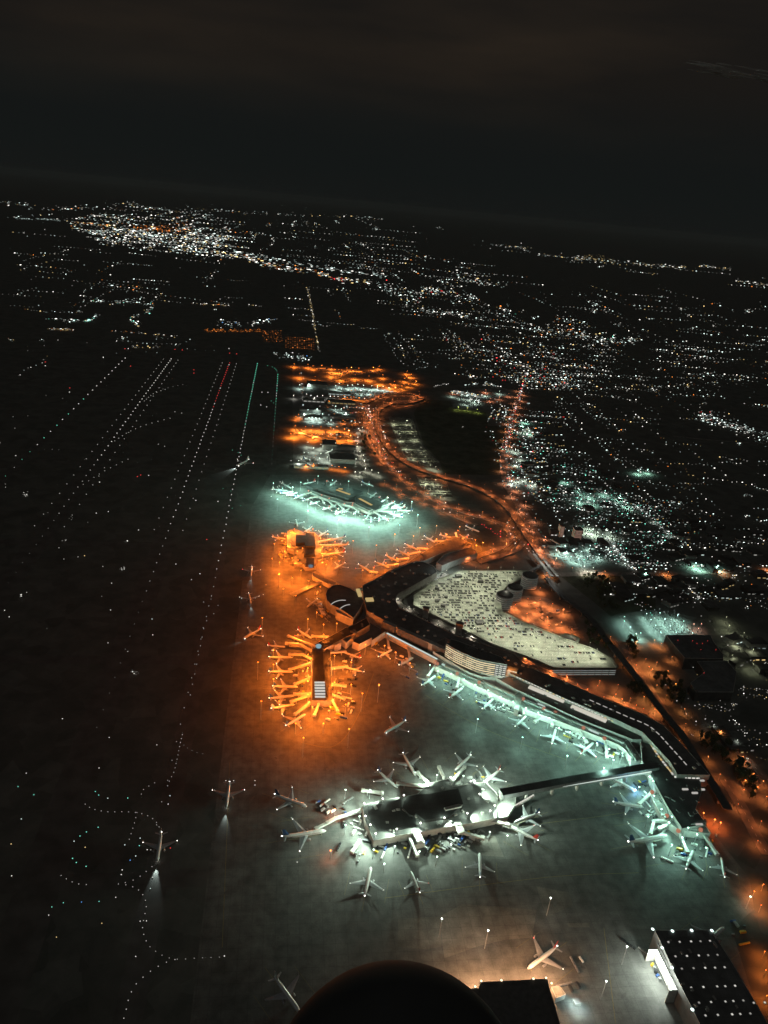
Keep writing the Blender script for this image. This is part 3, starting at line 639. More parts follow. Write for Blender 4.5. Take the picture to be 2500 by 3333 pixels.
for i, (a, b) in enumerate((((865, 1195), (905, 1225)), ((905, 1225), (970, 1170)), ((800, 1250), (860, 1225)), ((960, 1215), (1020, 1240)), ((1020, 1240), (1135, 1180)), ((1135, 1205), (1255, 1125)))):
    A_, B_ = W('A', *a, 12), W('A', *b, 12); d = (B_ - A_); c = (A_ + B_) / 2
    t = thing('blast_wall', 'pale orange lit screen wall, {} from the left below the link building'.format(ORD[i]), 'screen wall', (c.x, c.y, 0), math.atan2(d.y, d.x), 'screen walls below the link building')
    MB().box(0, 0, 0, d.length, .5, 13).build('panel', M['walll'], t)
    for sx in (-.4, 0, .4): MB().box(d.length * sx, .7, 0, .5, .9, 11).build('buttress', M['conc'], t)
# upper orange concourse
T10 = bp('upper_concourse', 'upper orange lit concourse with bright stepped low roofs and three dark roof blocks', 'concourse', 'R', [(355, 318), (465, 305), (560, 345), (720, 350), (770, 395), (775, 540), (815, 545), (800, 640), (740, 650), (745, 800), (600, 820), (560, 770), (440, 770), (445, 600), (350, 575)], 8, roof='roofl', wall='wall', units=30)
for pts, z in ([(468, 372), (600, 385), (605, 345), (718, 350), (735, 535), (590, 528), (590, 480), (470, 490)], 15), ([(580, 560), (722, 560), (728, 645), (580, 650)], 13.5), ([(610, 690), (718, 690), (715, 795), (610, 782)], 12.5):
    MB().prism([(p.x, p.y) for p in WP('R', pts, z)], 7.9, z).build('roof_block', M['roofk'], T10)
for a, b in (((395, 405), (395, 520)), ((485, 620), (485, 740)), ((400, 535), (560, 540))):
    roofbar(T10, 'roof_ridge', W('R', *a, 9), W('R', *b, 9), 3, 8.02, 1.6, M['roofl'])
p = W('R', 670, 800, 14); t = thing('roof_booth', 'small pale blue lit booth on the bottom end of the upper concourse', 'control booth', (p.x, p.y, 12.55)); MB().lathe([(0, 4.5), (2.6, 5), (3.4, 4)], 'z', 10).build('cabin', E((.5, .75, 1.0), .22), t)
T11 = bp('slanting_gallery', 'yellow lit slanting gallery linking the upper concourse to the round hall', 'gallery', 'R', [(690, 890), (720, 880), (1020, 1035), (985, 1055), (900, 1040), (700, 940)], 8, roof='roofl', wall='walll')
roofbar(T11, 'roof_ridge', W('R', 725, 870, 11), W('R', 1175, 1095, 11), 2.2, 8.5, 2.6, M['wall'])
T12 = bp('long_canopy', 'long narrow yellow lit canopy pointing down and left from the slanting gallery', 'canopy', 'R', [(378, 1165), (790, 1000), (850, 1010), (480, 1180), (440, 1200)], 5, z0=3.8, roof='roofl', wall='walll', par=0)
for i in range(7): p = W('R', 420 + 60 * i, 1172 - 25 * i, 2); MB().box(p.x, p.y, 0, .6, .6, 3.75).build('post', M['steel'], T12)
# north arm low building with vehicles on the forecourt
bp('terminal_arm', 'dark low building along the slanting row of orange lit aircraft', 'terminal arm', 'S', [(345, 545), (600, 432), (640, 400), (860, 262), (1080, 152), (1140, 165), (1275, 235), (1180, 290), (980, 320), (760, 420), (640, 432), (345, 562)], 12, roof='roof', wall='wall', units=18)
N2 = bp('north_office', 'dark flat roofed block with a pale lit ledge above the car park', 'terminal block', 'S', [(900, 440), (980, 350), (1260, 270), (1320, 300), (1340, 335), (1200, 375), (960, 470)], 14, roof='roof', wall='wall')
for a, b in (((890, 462), (960, 482)), ((960, 482), (1330, 340))): roofbar(N2, 'lit_ledge', W('S', *a, 9), W('S', *b, 9), 3.5, 7.5, 1.2, M['roofl'])
light('lamp_light', N2, tuple(W('S', 1100, 450, 24)), C_C, 3e4); light('lamp_light', N2, tuple(W('S', 960, 500, 24)), C_C, 3e4)
for a in ((180, 640), (270, 600), (760, 440)): p = W('S', *a, 22)
for a, b in (((90, 690), (330, 575)),): roofbar(T, 'roof_ridge', W('S', *a, 21), W('S', *b, 21), 2.4, 20.02, .8, M['wall'])
# long concourse
T13 = bp('long_concourse', 'long teal lit concourse running down to the right with a pale ribbed roof', 'concourse', 'C', [(265, 298), (450, 385), (660, 480), (1000, 628), (1200, 690), (1268, 790), (1215, 795), (1190, 745), (1150, 715), (940, 632), (850, 598), (700, 545), (640, 512), (480, 442), (345, 372), (250, 330)], 9, roof='roofl', wall='walll', units=20, unit_m='wall')
for a, b in (((300, 322), (660, 478)), ((690, 492), (1180, 700)), ((1195, 715), (1245, 792))):
    roofbar(T13, 'roof_ridge', W('C', *a, 12), W('C', *b, 12), 4.0, 9.02, 2.4, M['roofl'])
for a, b in (((285, 318), (340, 342)), ((700, 497), (745, 517)), ((1005, 637), (1055, 660)), ((755, 512), (790, 528))):
    roofbar(T13, 'skylight', W('C', *a, 10), W('C', *b, 10), 3.6, 9.05, 1.2, E(C_C, .6))
for x, y, rr in ((262, 313, 1), (360, 362, 1), (468, 405, 1), (685, 487, 1), (785, 533, 1), (842, 552, 1), (980, 628, 1), (1083, 680, 1), (630, 350, 0)):
    p = W('C', x, y, 12)
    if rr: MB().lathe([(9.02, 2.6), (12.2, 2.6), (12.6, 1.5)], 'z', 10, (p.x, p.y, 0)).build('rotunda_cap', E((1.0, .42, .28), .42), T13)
T14 = bp('gate_lounge', 'bright pale gate lounge standing forward of the middle of the long concourse', 'gate lounge', 'C', [(640, 470), (668, 455), (690, 480), (672, 500), (660, 545), (640, 540), (645, 505)], 11, roof='roofl', wall='walll')
T15 = bld('white_canopy', 'brilliant white lit straight roof strip at the upper left end of the long concourse', 'canopy', [W('C', 5, 165, 10), W('C', 18, 158, 10), W('C', 268, 290, 10), W('C', 258, 298, 10)], 9.5, roof='roofl', wall='walll', par=0)
roofbar(T15, 'light_strip', W('C', 14, 165, 10.5), W('C', 262, 293, 10.5), 3.2, 9.55, .5, E((.86, 1.0, .95), .72))
# walkway bridge from island terminal to the south gates
wk = [W('C', 575, 948, 19), W('C', 940, 880, 19), W('C', 1340, 812, 19)]
T16 = thing('walkway_bridge', 'long raised walkway with a dark roof and a white lit lower edge crossing the apron', 'walkway bridge', (0, 0, 0))
MB().ribbon([(p.x, p.y, 0) for p in wk], 11.5, 12.6, 19).build('roof', M['roof'], T16)
d = (wk[2] - wk[0]).normalized(); q = Vector((d.y, -d.x, 0)) * 7.4
lo = [W('C', 652, 957, 14), W('C', 980, 903, 14), W('C', 1312, 848, 14)]
MB().ribbon([(p.x, p.y, 0) for p in lo], 3.2, 12.9, 14.4).build('lit_gallery', M['roofl'], T16)
MB().ribbon([(p.x, p.y, 0) for p in lo], 2.2, 14.42, 14.9).build('light_strip', E((.9, 1.0, .93), .85), T16)
for p, dd in along([wk[0], wk[2]], 38):
    MB().box(p.x, p.y, 0, 2, 4, 12.7, math.atan2(dd.y, dd.x)).build('pillar', M['conc'], T16)
ST = thing('stairway', 'short flight of white lit steps under the left end of the walkway', 'stairway', (0, 0, 0))
for i in range(11):
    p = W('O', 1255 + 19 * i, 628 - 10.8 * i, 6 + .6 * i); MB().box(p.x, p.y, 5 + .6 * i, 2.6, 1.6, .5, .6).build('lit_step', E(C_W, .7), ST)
MB().ribbon([(W('O', 1255, 640, 5).x, W('O', 1255, 640, 5).y, 0), (W('O', 1455, 522, 11).x, W('O', 1455, 522, 11).y, 6)], 3.2, 3.0, 4.6).build('ramp', M['conc'], ST)
# island terminal
isl = [(575, 388), (690, 360), (810, 340), (890, 322), (960, 262), (1065, 235), (1092, 282), (1200, 262), (1275, 258), (1330, 310), (1345, 330), (1335, 460), (1200, 490), (1040, 512), (900, 540), (760, 562), (640, 590), (610, 520), (590, 470)]
T17 = bp('island_terminal', 'bright island terminal with floodlit grey roof and glaring lamps along its edges', 'island terminal', 'D', isl, 10, roof='roofm', wall='walll', units=30, unit_m='wall')
ipoly = BUILT[-1]
MB().prism([(p.x, p.y) for p in WP('D', [(815, 345), (890, 325), (960, 320), (1120, 290), (1150, 380), (1070, 450), (930, 470), (880, 432), (870, 445), (845, 440), (805, 400)], 14)], 9.9, 14).build('upper_roof', M['roofk'], T17)
MB().prism([(p.x, p.y) for p in WP('D', [(605, 392), (690, 368), (800, 352), (798, 395), (840, 445), (880, 460), (882, 505), (760, 525), (660, 530), (610, 460)], 11.5)], 9.9, 11.5).build('upper_roof', M['roofk'], T17)
MB().prism([(p.x, p.y) for p in WP('D', [(1042, 398), (1120, 378), (1145, 380), (1140, 392), (1050, 412)], 16)], 13.9, 16).build('roof_unit', M['wall'], T17)
for x, y in ((812, 402), (824, 414), (836, 424), (848, 434), (860, 441), (870, 445)):
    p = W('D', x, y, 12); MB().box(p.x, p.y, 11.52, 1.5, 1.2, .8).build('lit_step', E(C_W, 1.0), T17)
wing_ = bp('island_wing', 'pale pentagonal lower wing at the right end of the island terminal', 'terminal wing', 'D', [(1345, 330), (1450, 322), (1445, 380), (1400, 450), (1340, 462)], 7, roof='roofl', wall='walll')
bp('island_annex', 'pale square lounge block below the island terminal', 'lounge block', 'D', [(830, 550), (905, 530), (930, 600), (865, 615)], 7, roof='roofl', wall='walll', par=.4)
for i, (a, b) in enumerate((((868, 528), (900, 590)), ((886, 524), (915, 585)), ((1108, 480), (1135, 540)), ((1125, 478), (1150, 535)))):
    roofbar(T17, 'barrel_roof', W('D', *a, 11), W('D', *b, 11), 4.5, 7.6, 2.6, M['bridge'])
for k, z in enumerate((3.5,)):
    for i in range(11, 16):
        a, b = ipoly[i], ipoly[i + 1]
        band(T17, 'window_band', a, b, z, 2.6, E(C_W, .7), off=-.25 if False else .2, seg=6, gap=.2)
# south concourse strip
T18 = bp('south_concourse', 'teal lit narrow concourse running down beside the south gates', 'concourse', 'E', [(855, 345), (880, 345), (1015, 600), (1030, 640), (1080, 712), (1240, 705), (1270, 755), (1060, 735), (1000, 690), (940, 640), (870, 500), (905, 480)], 9, roof='roofl', wall='walll', units=6, unit_m='roofl')
for a, b in (((905, 440), (990, 605)), ((1020, 650), (1080, 715)), ((1090, 722), (1215, 708))): roofbar(T18, 'roof_ridge', W('E', *a, 11), W('E', *b, 11), 4, 9.02, 2.0, M['roofl'])
for x, y in ((878, 467), (977, 627), (1055, 727), (1207, 722)):
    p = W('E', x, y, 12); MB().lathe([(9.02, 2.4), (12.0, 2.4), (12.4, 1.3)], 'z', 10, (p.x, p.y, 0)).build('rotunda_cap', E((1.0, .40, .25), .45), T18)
bld('corner_roof', 'bright pale curved roof at the bottom corner of the south hall', 'low roof', [W('E', x, y, 9.6) for x, y in ((1130, 712), (1180, 690), (1232, 682), (1238, 698), (1190, 708))], 15.2, roof='roofl', wall='walll', par=0)
# far satellite
T19 = bp('far_satellite', 'teal lit far satellite terminal with a dark roof in the shape of a bent bar', 'satellite terminal', 'M', [(385, 180), (510, 128), (568, 148), (525, 170), (650, 208), (740, 178), (942, 240), (805, 312), (500, 208), (450, 212)], 8, roof='roofk', wall='walld', par=0)
T20 = bp('far_satellite_wing', 'dark roofed curled wing at the right end of the far satellite', 'satellite terminal', 'M', [(862, 292), (940, 285), (1040, 312), (1142, 352), (1120, 395), (1060, 422), (960, 385), (870, 345)], 8, roof='roofk', wall='walld', par=0)
bp('satellite_arcade', 'pale lit lower arcade running along the front of the far satellite', 'arcade', 'M', [(430, 232), (545, 275), (700, 318), (760, 345), (850, 350), (880, 372), (1000, 432), (1100, 395), (1180, 372), (1190, 382), (1010, 450), (850, 390), (740, 365), (540, 300), (425, 250)], 6, roof='roofl', wall='walll')
for (T_, a, b) in ((T19, (680, 222), (812, 268)), (T20, (905, 308), (1025, 372)), (T19, (700, 210), (740, 215))): roofbar(T_, 'skylight', W('M', *a, 9), W('M', *b, 9), 6, 8.02, 1.2, E(C_Y, .5))
for x, y in ((405, 230), (535, 272), (608, 305), (758, 357), (835, 372), (585, 135), (1100, 295), (1237, 335), (1345, 388), (840, 352)):
    p = W('M', x, y, 14)
    t = thing('beacon_lamp', 'round pinkish lamp on a short post at the far satellite gates', 'lamp', (p.x, p.y, 0), 0, 'pinkish gate lamps at the far satellite')
    link('post', cached('bpost', lambda: MB().lathe([(0, .3), (12, .2)], 'z', 6).mesh('post', M['steel'])), t)
    link('lamp_head', cached('bhead', lambda: MB().lathe([(12, 1.0), (13.4, 2.2), (14.6, 1.2)], 'z', 8).mesh('lamp_head', E((1.0, .35, .25), .9))), t)
# ------------------------------------------------------------------ car park with lit top deck
GZ = 15.0
gp = [(430, 330), (560, 242), (690, 190), (860, 190), (1085, 188), (1065, 215), (965, 275), (912, 320), (935, 420), (1085, 495), (1300, 580), (1450, 635), (1555, 690), (1585, 742), (1225, 742), (1150, 705), (860, 598), (620, 478), (430, 385)]
gpoly = [(p.x, p.y) for p in WP('B', gp, GZ)]
G_ = thing('car_park', 'huge multi storey car park whose pale lit top deck is dotted with parked cars', 'car park', (0, 0, 0))
MB().prism(gpoly, GZ - .6, GZ, bottom=True).build('deck', M['deck'], G_)
for z in (0.6, 4.4, 8.2, 12.0):
    MB().prism(gpoly, z, z + 1.1, bottom=True).build('floor', M['conc'], G_)
    core = [(x * .985 + 460 * .015, y * .985 + 1150 * .015) for x, y in gpoly]
for k in range(3):
    i0, i1 = 13, 14
    a, b = gpoly[i0], gpoly[i1]
    band(G_, 'lit_storey', a, b, 2.0 + 3.8 * k, 1.5, E((.85, .95, .88), .22), off=-.3, seg=9, gap=.12)
MB().prism([(x * .97 + 460 * .03, y * .97 + 1150 * .03) for x, y in gpoly], 0.1, GZ - .7, top=False).build('core_wall', M['walld'], G_)
pm = MB(); n = len(gpoly)
for i in range(n):
    a, b = Vector(gpoly[i]), Vector(gpoly[(i + 1) % n]); d = b - a; c = (a + b) / 2
    pm.box(c.x, c.y, GZ + .005, d.length - .8, .5 if i not in (9, 10, 11, 12) else 3.0, 1.1 if i not in (9, 10, 11, 12) else 1.6, math.atan2(d.y, d.x))
pm.build('parapet', M['deck'], G_)
lm = MB(); y0 = min(p[1] for p in gpoly); y1 = max(p[1] for p in gpoly)
rows = []
y = y0 + 9
while y < y1 - 4:
    x = 262.0
    while x < 570:
        if inside((x, y - 2.6), gpoly) and inside((x + 2.6, y + 2.6), gpoly) and inside((x - 10, y), gpoly) and inside((x + 12, y), gpoly):
            lm.box(x, y, GZ + .004, .28, 5.0, .006); rows.append((x + 1.3, y))
        x += 2.6
    y += 9.2 if int((y - y0) / 9.2) % 2 else 9.0
tag(lm.build('bay_marking', M['stripe'], G_), None, None)
for (x, y, hx, hy, hz, lab) in ((790 / 1, 950, 7, 6, 9, 'left'), (1150, 1125, 9, 7, 11, 'right')):
    p = W('S', x, y, GZ + 4)
    t = thing('lift_tower', 'pale square lift tower at the edge of the car park deck, %s of the two' % lab, 'lift tower', (p.x, p.y, 0), R(-25))
    MB().box(0, 0, 0, hx + 3, hy + 3, GZ + hz).build('wall', M['conc'], t); MB().box(0, 0, GZ + hz + .02, hx + 4, hy + 4, .6).build('roof', M['roof'], t)
for i, (x, y, w) in enumerate(((1135, 580, 12), (905, 715, 8), (968, 900, 8), (1000, 808, 6), (905, 850, 7), (1365, 1085, 14), (1375, 640, 9))):
    p = W('S', x, y, GZ + 2)
    t = thing('stair_core', 'dark boxy stair core on the pale car park deck', 'stair core', (p.x, p.y, GZ + .01), R(rnd.choice((0, 12, -20))), 'stair cores on the car park deck')
    MB().box(0, 0, 0, w, w * .7, 4.2).build('wall', M['walld'], t); MB().box(0, 0, 4.22, w + .8, w * .7 + .8, .35).build('roof', M['roof'], t)
for i, (x, y, r) in enumerate(((1093, 215, 17), (1008, 282, 16), (950, 325, 17))):
    p = W('B', x, y, 26)
    t = thing('spiral_ramp', '{} round spiral ramp tower from the right beside the car park'.format(ORD[i]), 'spiral ramp', (p.x, p.y, 0), 0, 'spiral ramps beside the car park')
    MB().lathe([(0, r * .93), (27, r * .93)], 'z', 28).build('core', M['walld'], t)
    for k in range(6):
        z = 2 + k * 4.2
        MB().lathe([(z, r), (z + 1.2, r)], 'z', 28).build('ramp_ring', M['conc'], t)
        MB().lathe([(z + 1.9, r * .955), (z + 2.6, r * .955)], 'z', 28).build('lit_ring', E((.9, .95, .82), .14), t)
    MB().lathe([(27.01, r * .5), (27.6, r * .5)], 'z', 20).build('roof_hatch', M['roofm'], t)
    light('lamp_light', t, (-r - 7, -r - 3, 30), (1, .96, .75), .25e4)
p = W('B', 1318, 570, 16); t = thing('spiral_ramp', 'open curled ramp loop on the right edge of the car park', 'spiral ramp', (p.x, p.y, 0), 0, 'spiral ramps beside the car park')
ring = [(15 * math.cos(a), 13 * math.sin(a), 0) for a in [2 * PI * k / 24 for k in range(25)]]
MB().ribbon(ring, 5, GZ - 3, GZ + .6).build('ramp', M['deck'], t); MB().ribbon([(x * .75, y * .75, 0) for x, y, z in ring], .6, 0, GZ - 3.1).build('wall', M['conc'], t)
# cars: one mesh family, copied
def car_mesh(kind):
    b = MB().box(0, 0, .25, 4.5, 1.8, .65); 
    return b
cmb = {k: car_mesh(k).mesh('body', M[k]) for k in ('vd', 'vs', 'vw', 'vr', 'vb')}
cab = MB().box(-.2, 0, .9, 2.5, 1.65, .55, 0, .78).mesh('cabin', M['glass'])
whl = MB().box(1.4, 0, 0, .65, 1.84, .62).box(-1.4, 0, 0, .65, 1.84, .62).mesh('wheels', M['rubber'])
CN = dict(vd='dark', vs='silver', vw='white', vr='red', vb='blue')
def car(x, y, z, rz, k, label, group, sc_=1.0, parts=True):
    o = link('parked_car', cmb[k], None, (x, y, z), rz); tag(o, label, 'car', group); o.scale = (sc_, sc_, sc_)
    if parts:
        link('cabin', cab, o); link('wheels', whl, o)
    return o
def dens(x, y):                     # the upper left of the deck is fuller than the lower tip
    a = W('B', 600, 330, GZ); return 0.60 if x < 440 and y > 1110 else 0.36 if y > 1060 else .10
rows.sort(key=lambda q: (q[1], q[0])); cnt = 0; fill = []; on = False; run = 0
for (x, y) in rows:
    if run <= 0: on = rnd.random() < dens(x, y) * 1.15; run = rnd.randint(3, 9) if on else rnd.randint(2, 6)
    run -= 1
    if on and rnd.random() < .9: fill.append((x, y))
rnd.shuffle(fill); fill = fill[:200] + fill[200:620]
near = sorted(fill, key=lambda q: q[1])[:230]; far = MB()
for (x, y) in near:
    k = rnd.choice(('vd', 'vd', 'vd', 'vd', 'vd', 'vd', 'vs', 'vb', 'vr', 'vd', 'vw'))
    car(x, y, GZ + .012, PI / 2 + rnd.uniform(-.03, .03), k, '%s car in a bay on the pale car park deck' % CN[k], 'cars on the car park deck', 1.12)
for (x, y) in sorted(fill, key=lambda q: q[1])[230:]: far.box(x, y, GZ + .02, 2.0, 4.9, .8); far.box(x, y, GZ + .83, 1.8, 2.8, .6, 0, .8)
tag(far.build('parked_cars', M['vd']), 'dense rows of dark cars filling the far half of the car park deck', 'cars', None, 'stuff')
# forecourt road with traffic
fr = smooth_path([W('S', x, y, 5) for x, y in ((1000, 555), (800, 650), (640, 730), (500, 810), (480, 860), (540, 920), (680, 985), (860, 1080), (1060, 1170), (1300, 1275), (1480, 1345))], 6)
R1 = MB().ribbon([(p.x, p.y, 0) for p in fr], 15, 4.2, 5.0); struct('forecourt_road', R1, M['road'])
fr2 = smooth_path([W('C', x, y, 5) for x, y in ((300, 120), (480, 215), (680, 300), (860, 385), (1000, 440))], 6)
struct('forecourt_road', MB().ribbon([(p.x, p.y, 0) for p in fr2], 14, 4.4, 5.1), M['road'])
for off in (-6.8, 6.8):
    P_ = []
    for i in range(len(fr)):
        a, b = fr[max(0, i - 1)], fr[min(len(fr) - 1, i + 1)]; d = (b - a).normalized(); P_.append((fr[i].x - d.y * off, fr[i].y + d.x * off, 0))
    w_ = MB().ribbon(P_, .5, 5.0, 6.1).build('road_barrier', M['deck']); tag(w_, 'pale %s barrier of the forecourt road' % ('inner' if off > 0 else 'outer'), 'barrier')
for i, (p, d) in enumerate(along(fr, 11, .6)[:48]):
    k = rnd.choice(('vw', 'vs', 'vd', 'vw')); off = rnd.choice((-4.2, -1.2, 2.4, 4.6))
    car(p.x - d.y * off, p.y + d.x * off, 5.01, math.atan2(d.y, d.x), k, '%s car queueing on the forecourt road in front of the terminal' % CN[k], 'cars on the forecourt road', 1.1)

# ------------------------------------------------------------------ roads
def road(zn, pts, w, z, m='road', nm='road', steps=8, rail=False):
    P_ = smooth_path([W(zn, x, y, z) for x, y in pts], steps)
    struct(nm, MB().ribbon([(p.x, p.y, 0) for p in P_], w, max(0.0, z - 1.0), z + .02), M[m])
    return P_
ROADS = []
ROADS.append(road('K', [(640, 350), (760, 300), (880, 298), (950, 322), (900, 345), (780, 355), (705, 400), (715, 470), (745, 550), (800, 620), (900, 690), (1050, 745), (1200, 790), (1340, 855), (1430, 930), (1500, 1030), (1570, 1130), (1640, 1230)], 20, 5.0))
ROADS.append(road('K', [(700, 560), (740, 640), (800, 715), (860, 775), (960, 840), (1050, 890), (1180, 940), (1300, 975), (1400, 1010), (1430, 1080), (1380, 1130), (1250, 1180), (1150, 1215)], 16, 1.2))
ROADS.append(road('K', [(640, 370), (670, 420), (672, 500), (700, 560)], 18, 1.2))
ROADS.append(road('K', [(760, 790), (860, 850), (1000, 905), (1120, 960), (1250, 1010)], 12, .6))
ROADS.append(road('K', [(600, 350), (602, 460), (605, 560), (620, 650), (660, 720)], 14, .5))
ROADS.append(road('K', [(1520, 60), (1500, 200), (1480, 320), (1440, 440), (1410, 560), (1395, 680), (1420, 800), (1480, 900), (1560, 1050), (1659, 1250)], 26, 1.0))
ROADS.append(road('B', [(800, 140), (900, 110), (1010, 70), (1060, 20)], 14, 4.0))
ROADS.append(road('C', [(700, 305), (800, 360), (900, 410), (1000, 445), (1150, 500), (1300, 560)], 12, 2.0))
ROADS.append(road('W', [(300, 240), (480, 480), (640, 740), (780, 960), (860, 1080), (1000, 1290), (1130, 1500)], 15, .8))
ROADS.append(road('b', [(880, 120), (1000, 280), (1200, 460), (1400, 640), (1659, 900)], 14, .6))
ROADS.append(road('b', [(1000, 900), (1250, 1300), (1450, 1700), (1659, 2050)], 16, .6))
ROADS.append(road('L', [(930, 930), (1060, 1000), (1180, 1130)], 14, .5)); ROADS.append(road('V', [(560, 210), (650, 320), (760, 440)], 16, .5))
ROADS.append(road('V', [(150, 460), (500, 450), (900, 455), (1300, 440), (1650, 420)], 18, .5)); ROADS.append(road('L', [(1150, 530), (1400, 555), (1650, 570)], 12, .5))
for xx in ([(690, 335), (780, 315), (870, 312), (925, 325), (870, 338), (780, 345)], [(620, 400), (640, 440), (650, 520), (690, 600), (740, 680)], [(760, 345), (820, 375), (900, 365)]): ROADS.append(road('K', xx, 9, .9))
V1 = smooth_path([W('W', x, y, 12) for x, y in ((-330, -330), (-200, -180), (40, 10), (180, 190), (330, 380), (500, 590), (640, 780), (760, 930), (900, 1100), (1100, 1420), (1300, 1750))], 6)
vt = thing('rail_viaduct', 'long dark rail viaduct running from the road junction down the right side', 'viaduct', (0, 0, 0))
MB().ribbon([(p.x, p.y, 0) for p in V1], 12, 10.6, 12).build('deck', M['walld'], vt)
for i, (p, d) in enumerate(along(V1, 34)[:40]): MB().box(p.x, p.y, 0, 1.8, 3.4, 10.6, math.atan2(d.y, d.x)).build('pier', M['conc'], vt)
stn = thing('rail_station', 'pale lit platform canopy of the rail station beside the spiral ramps', 'station', (0, 0, 0))
pA, pB = W('V', 95, 315, 15), W('V', 225, 468, 15); d_ = pB - pA; ang = math.atan2(d_.y, d_.x); c_ = (pA + pB) / 2
MB().box(c_.x - 5 * math.sin(ang), c_.y + 5 * math.cos(ang), 14.5, d_.length, 7, .7, ang).build('canopy', M['roofl'], stn)
MB().box(c_.x + 7 * math.sin(ang), c_.y - 7 * math.cos(ang), 14.5, d_.length, 7, .7, ang).build('canopy', M['roofl'], stn)
for k in range(8):
    p = pA.lerp(pB, (k + .5) / 8); MB().box(p.x, p.y, 12, .5, .5, 2.5).build('post', M['steel'], stn)
light('lamp_light', stn, (c_.x, c_.y, 30), C_W, 2e4); light('lamp_light', stn, (pB.x, pB.y, 30), C_W, 1.3e4); light('lamp_light', stn, (pA.x, pA.y, 30), C_W, 1.3e4)
fb = [W('V', 10, 470, 13), W('V', 60, 430, 13), W('V', 140, 385, 13)]
t = thing('footbridge', 'dark footbridge between the car park ramps and the rail station', 'footbridge', (0, 0, 0)); MB().ribbon([(p.x, p.y, 0) for p in fb], 7, 9.5, 13).build('deck', M['roof'], t); MB().box(fb[1].x, fb[1].y, 0, 2, 2, 9.4).build('pier', M['conc'], t)
for i, rp in enumerate(ROADS[:6] + ROADS[8:]):
    st = MB()
    for p, d in along(rp, 12): st.box(p.x, p.y, p.z + .024, 4, .35, .01, math.atan2(d.y, d.x))
    tag(st.build('lane_marking', M['stripe']), None, None, kind='structure')

# ------------------------------------------------------------------ big hangar with a row of roof lights, lower right
hz = 26.0
hp = WP('X', [(300, 290), (975, 285), (1215, 660), (1659, 1420), (1900, 1850), (1120, 1850), (840, 1412), (560, 850), (430, 560)], hz)
HG = bld('hangar', 'big hangar with a near black roof carrying rows of small square roof lights', 'hangar', hp, hz, roof='roof', wall='walld', par=.5)
for row in ([(463, 430), (598, 428), (735, 423), (848, 421), (962, 416)], [(548, 602), (686, 597), (828, 592), (940, 588), (1052, 584)], [(624, 750), (765, 744), (904, 740), (1022, 738), (1138, 733)],
            [(738, 978), (883, 970), (1048, 963), (1145, 960), (1263, 955)], [(830, 1158), (975, 1150), (1147, 1144), (1242, 1138), (1362, 1132), (1487, 1160), (1620, 1156)], [(908, 1312), (1056, 1305), (1228, 1298), (1325, 1294), (1446, 1288)]):
    for x, y in row:
        p = W('X', x, y, hz + .4); f_ = MB().box(p.x, p.y, hz + .01, 2.6, 2.6, .6, .15).build('roof_light', M['steel'], HG); MB().box(p.x, p.y, hz + .62, 1.7, 1.5, .25, .15).build('glass', E(C_W, rnd.choice((.3, .5, .5, .75))), f_)
for x, y in ((275, 275), (388, 498), (505, 735), (512, 297), (742, 290), (985, 292), (750, 1240)):
    p = W('X', x, y, hz + 1); MB().lathe([(hz + .1, .5), (hz + 1.2, 1.7), (hz + 2.2, .7)], 'z', 8, (p.x, p.y, 0)).build('edge_lamp', E(C_C, 2.2), HG)
r4 = random.Random(9)
for _ in range(22):
    p = W('X', 480 + r4.uniform(0, 900), 330 + r4.uniform(0, 1000), hz)
    if inside((p.x, p.y), [(q.x, q.y) for q in hp]): MB().box(p.x, p.y, hz + .01, r4.uniform(1.5, 3.5), r4.uniform(1.5, 5), r4.uniform(.8, 1.8), .15).build('roof_vent', M['conc'], HG)
# annex: lit open hangar mouth facing left
DR = thing('hangar_mouth', 'brightly lit open hangar bay with white walls left of the big hangar', 'hangar bay', (0, 0, 0))
mth = [W('X', x, y, z) for x, y, z in ((250, 410, 22), (562, 1040, 22), (330, 560, 22))]
a, b = W('X', 318, 545, 13), W('X', 560, 1040, 13)
dd = (b - a).normalized(); qq = Vector((-dd.y, dd.x, 0)); 
if qq.x > 0: qq = -qq
MB().box(*((a + b) / 2).xy, 3.2, (b - a).length, .8, 14.5, math.atan2(dd.y, dd.x)).build('back_wall', M['bridge'], DR)
MB().box(*((a + b) / 2 - qq * 3).xy, 0.0, (b - a).length + 6, 4.5, 22, math.atan2(dd.y, dd.x)).build('outer_wall', M['walld'], DR)
for e0 in (a, b):
    c = e0 + qq * 4.5; MB().box(c.x, c.y, 0, 9, .8, 17, math.atan2(qq.y, qq.x)).build('side_wall', M['bridge'], DR)
for k in range(4):
    p = a.lerp(b, (k + .5) / 4) + qq * 5
    MB().box(p.x, p.y, 17.2, 7, 1.2, .4, math.atan2(dd.y, dd.x)).build('ceiling_lamp', E(C_W, 1.2), DR); light('lamp_light', DR, (p.x + qq.x * 4, p.y + qq.y * 4, 16.0), (.88, 1, .88), 2.2e4)
light('lamp_light', DR, tuple(a.lerp(b, .5) + qq * 30 + Vector((0, 0, 14))), (.8, 1, .88), 1.5e4)
MB().box(*((a + b) / 2 + qq * .7).xy, 11.5, (b - a).length, .3, .6, math.atan2(dd.y, dd.x)).build('crane_rail', M['steel'], DR)
for k in range(5):
    p = a.lerp(b, (k + .5) / 5) + qq * .6; MB().box(p.x, p.y, 3.3, .4, .5, 13, math.atan2(dd.y, dd.x)).build('rib', M['steel'], DR)
for k, mm in enumerate(('vy', 'steel', 'vd', 'vb', 'steel')):
    p = a.lerp(b, .12 + .09 * k) + qq * 4; MB().box(p.x, p.y, .02, 3, 2.2, 2.5 + k % 3, .5 + k).build('work_stand', M[mm], DR)
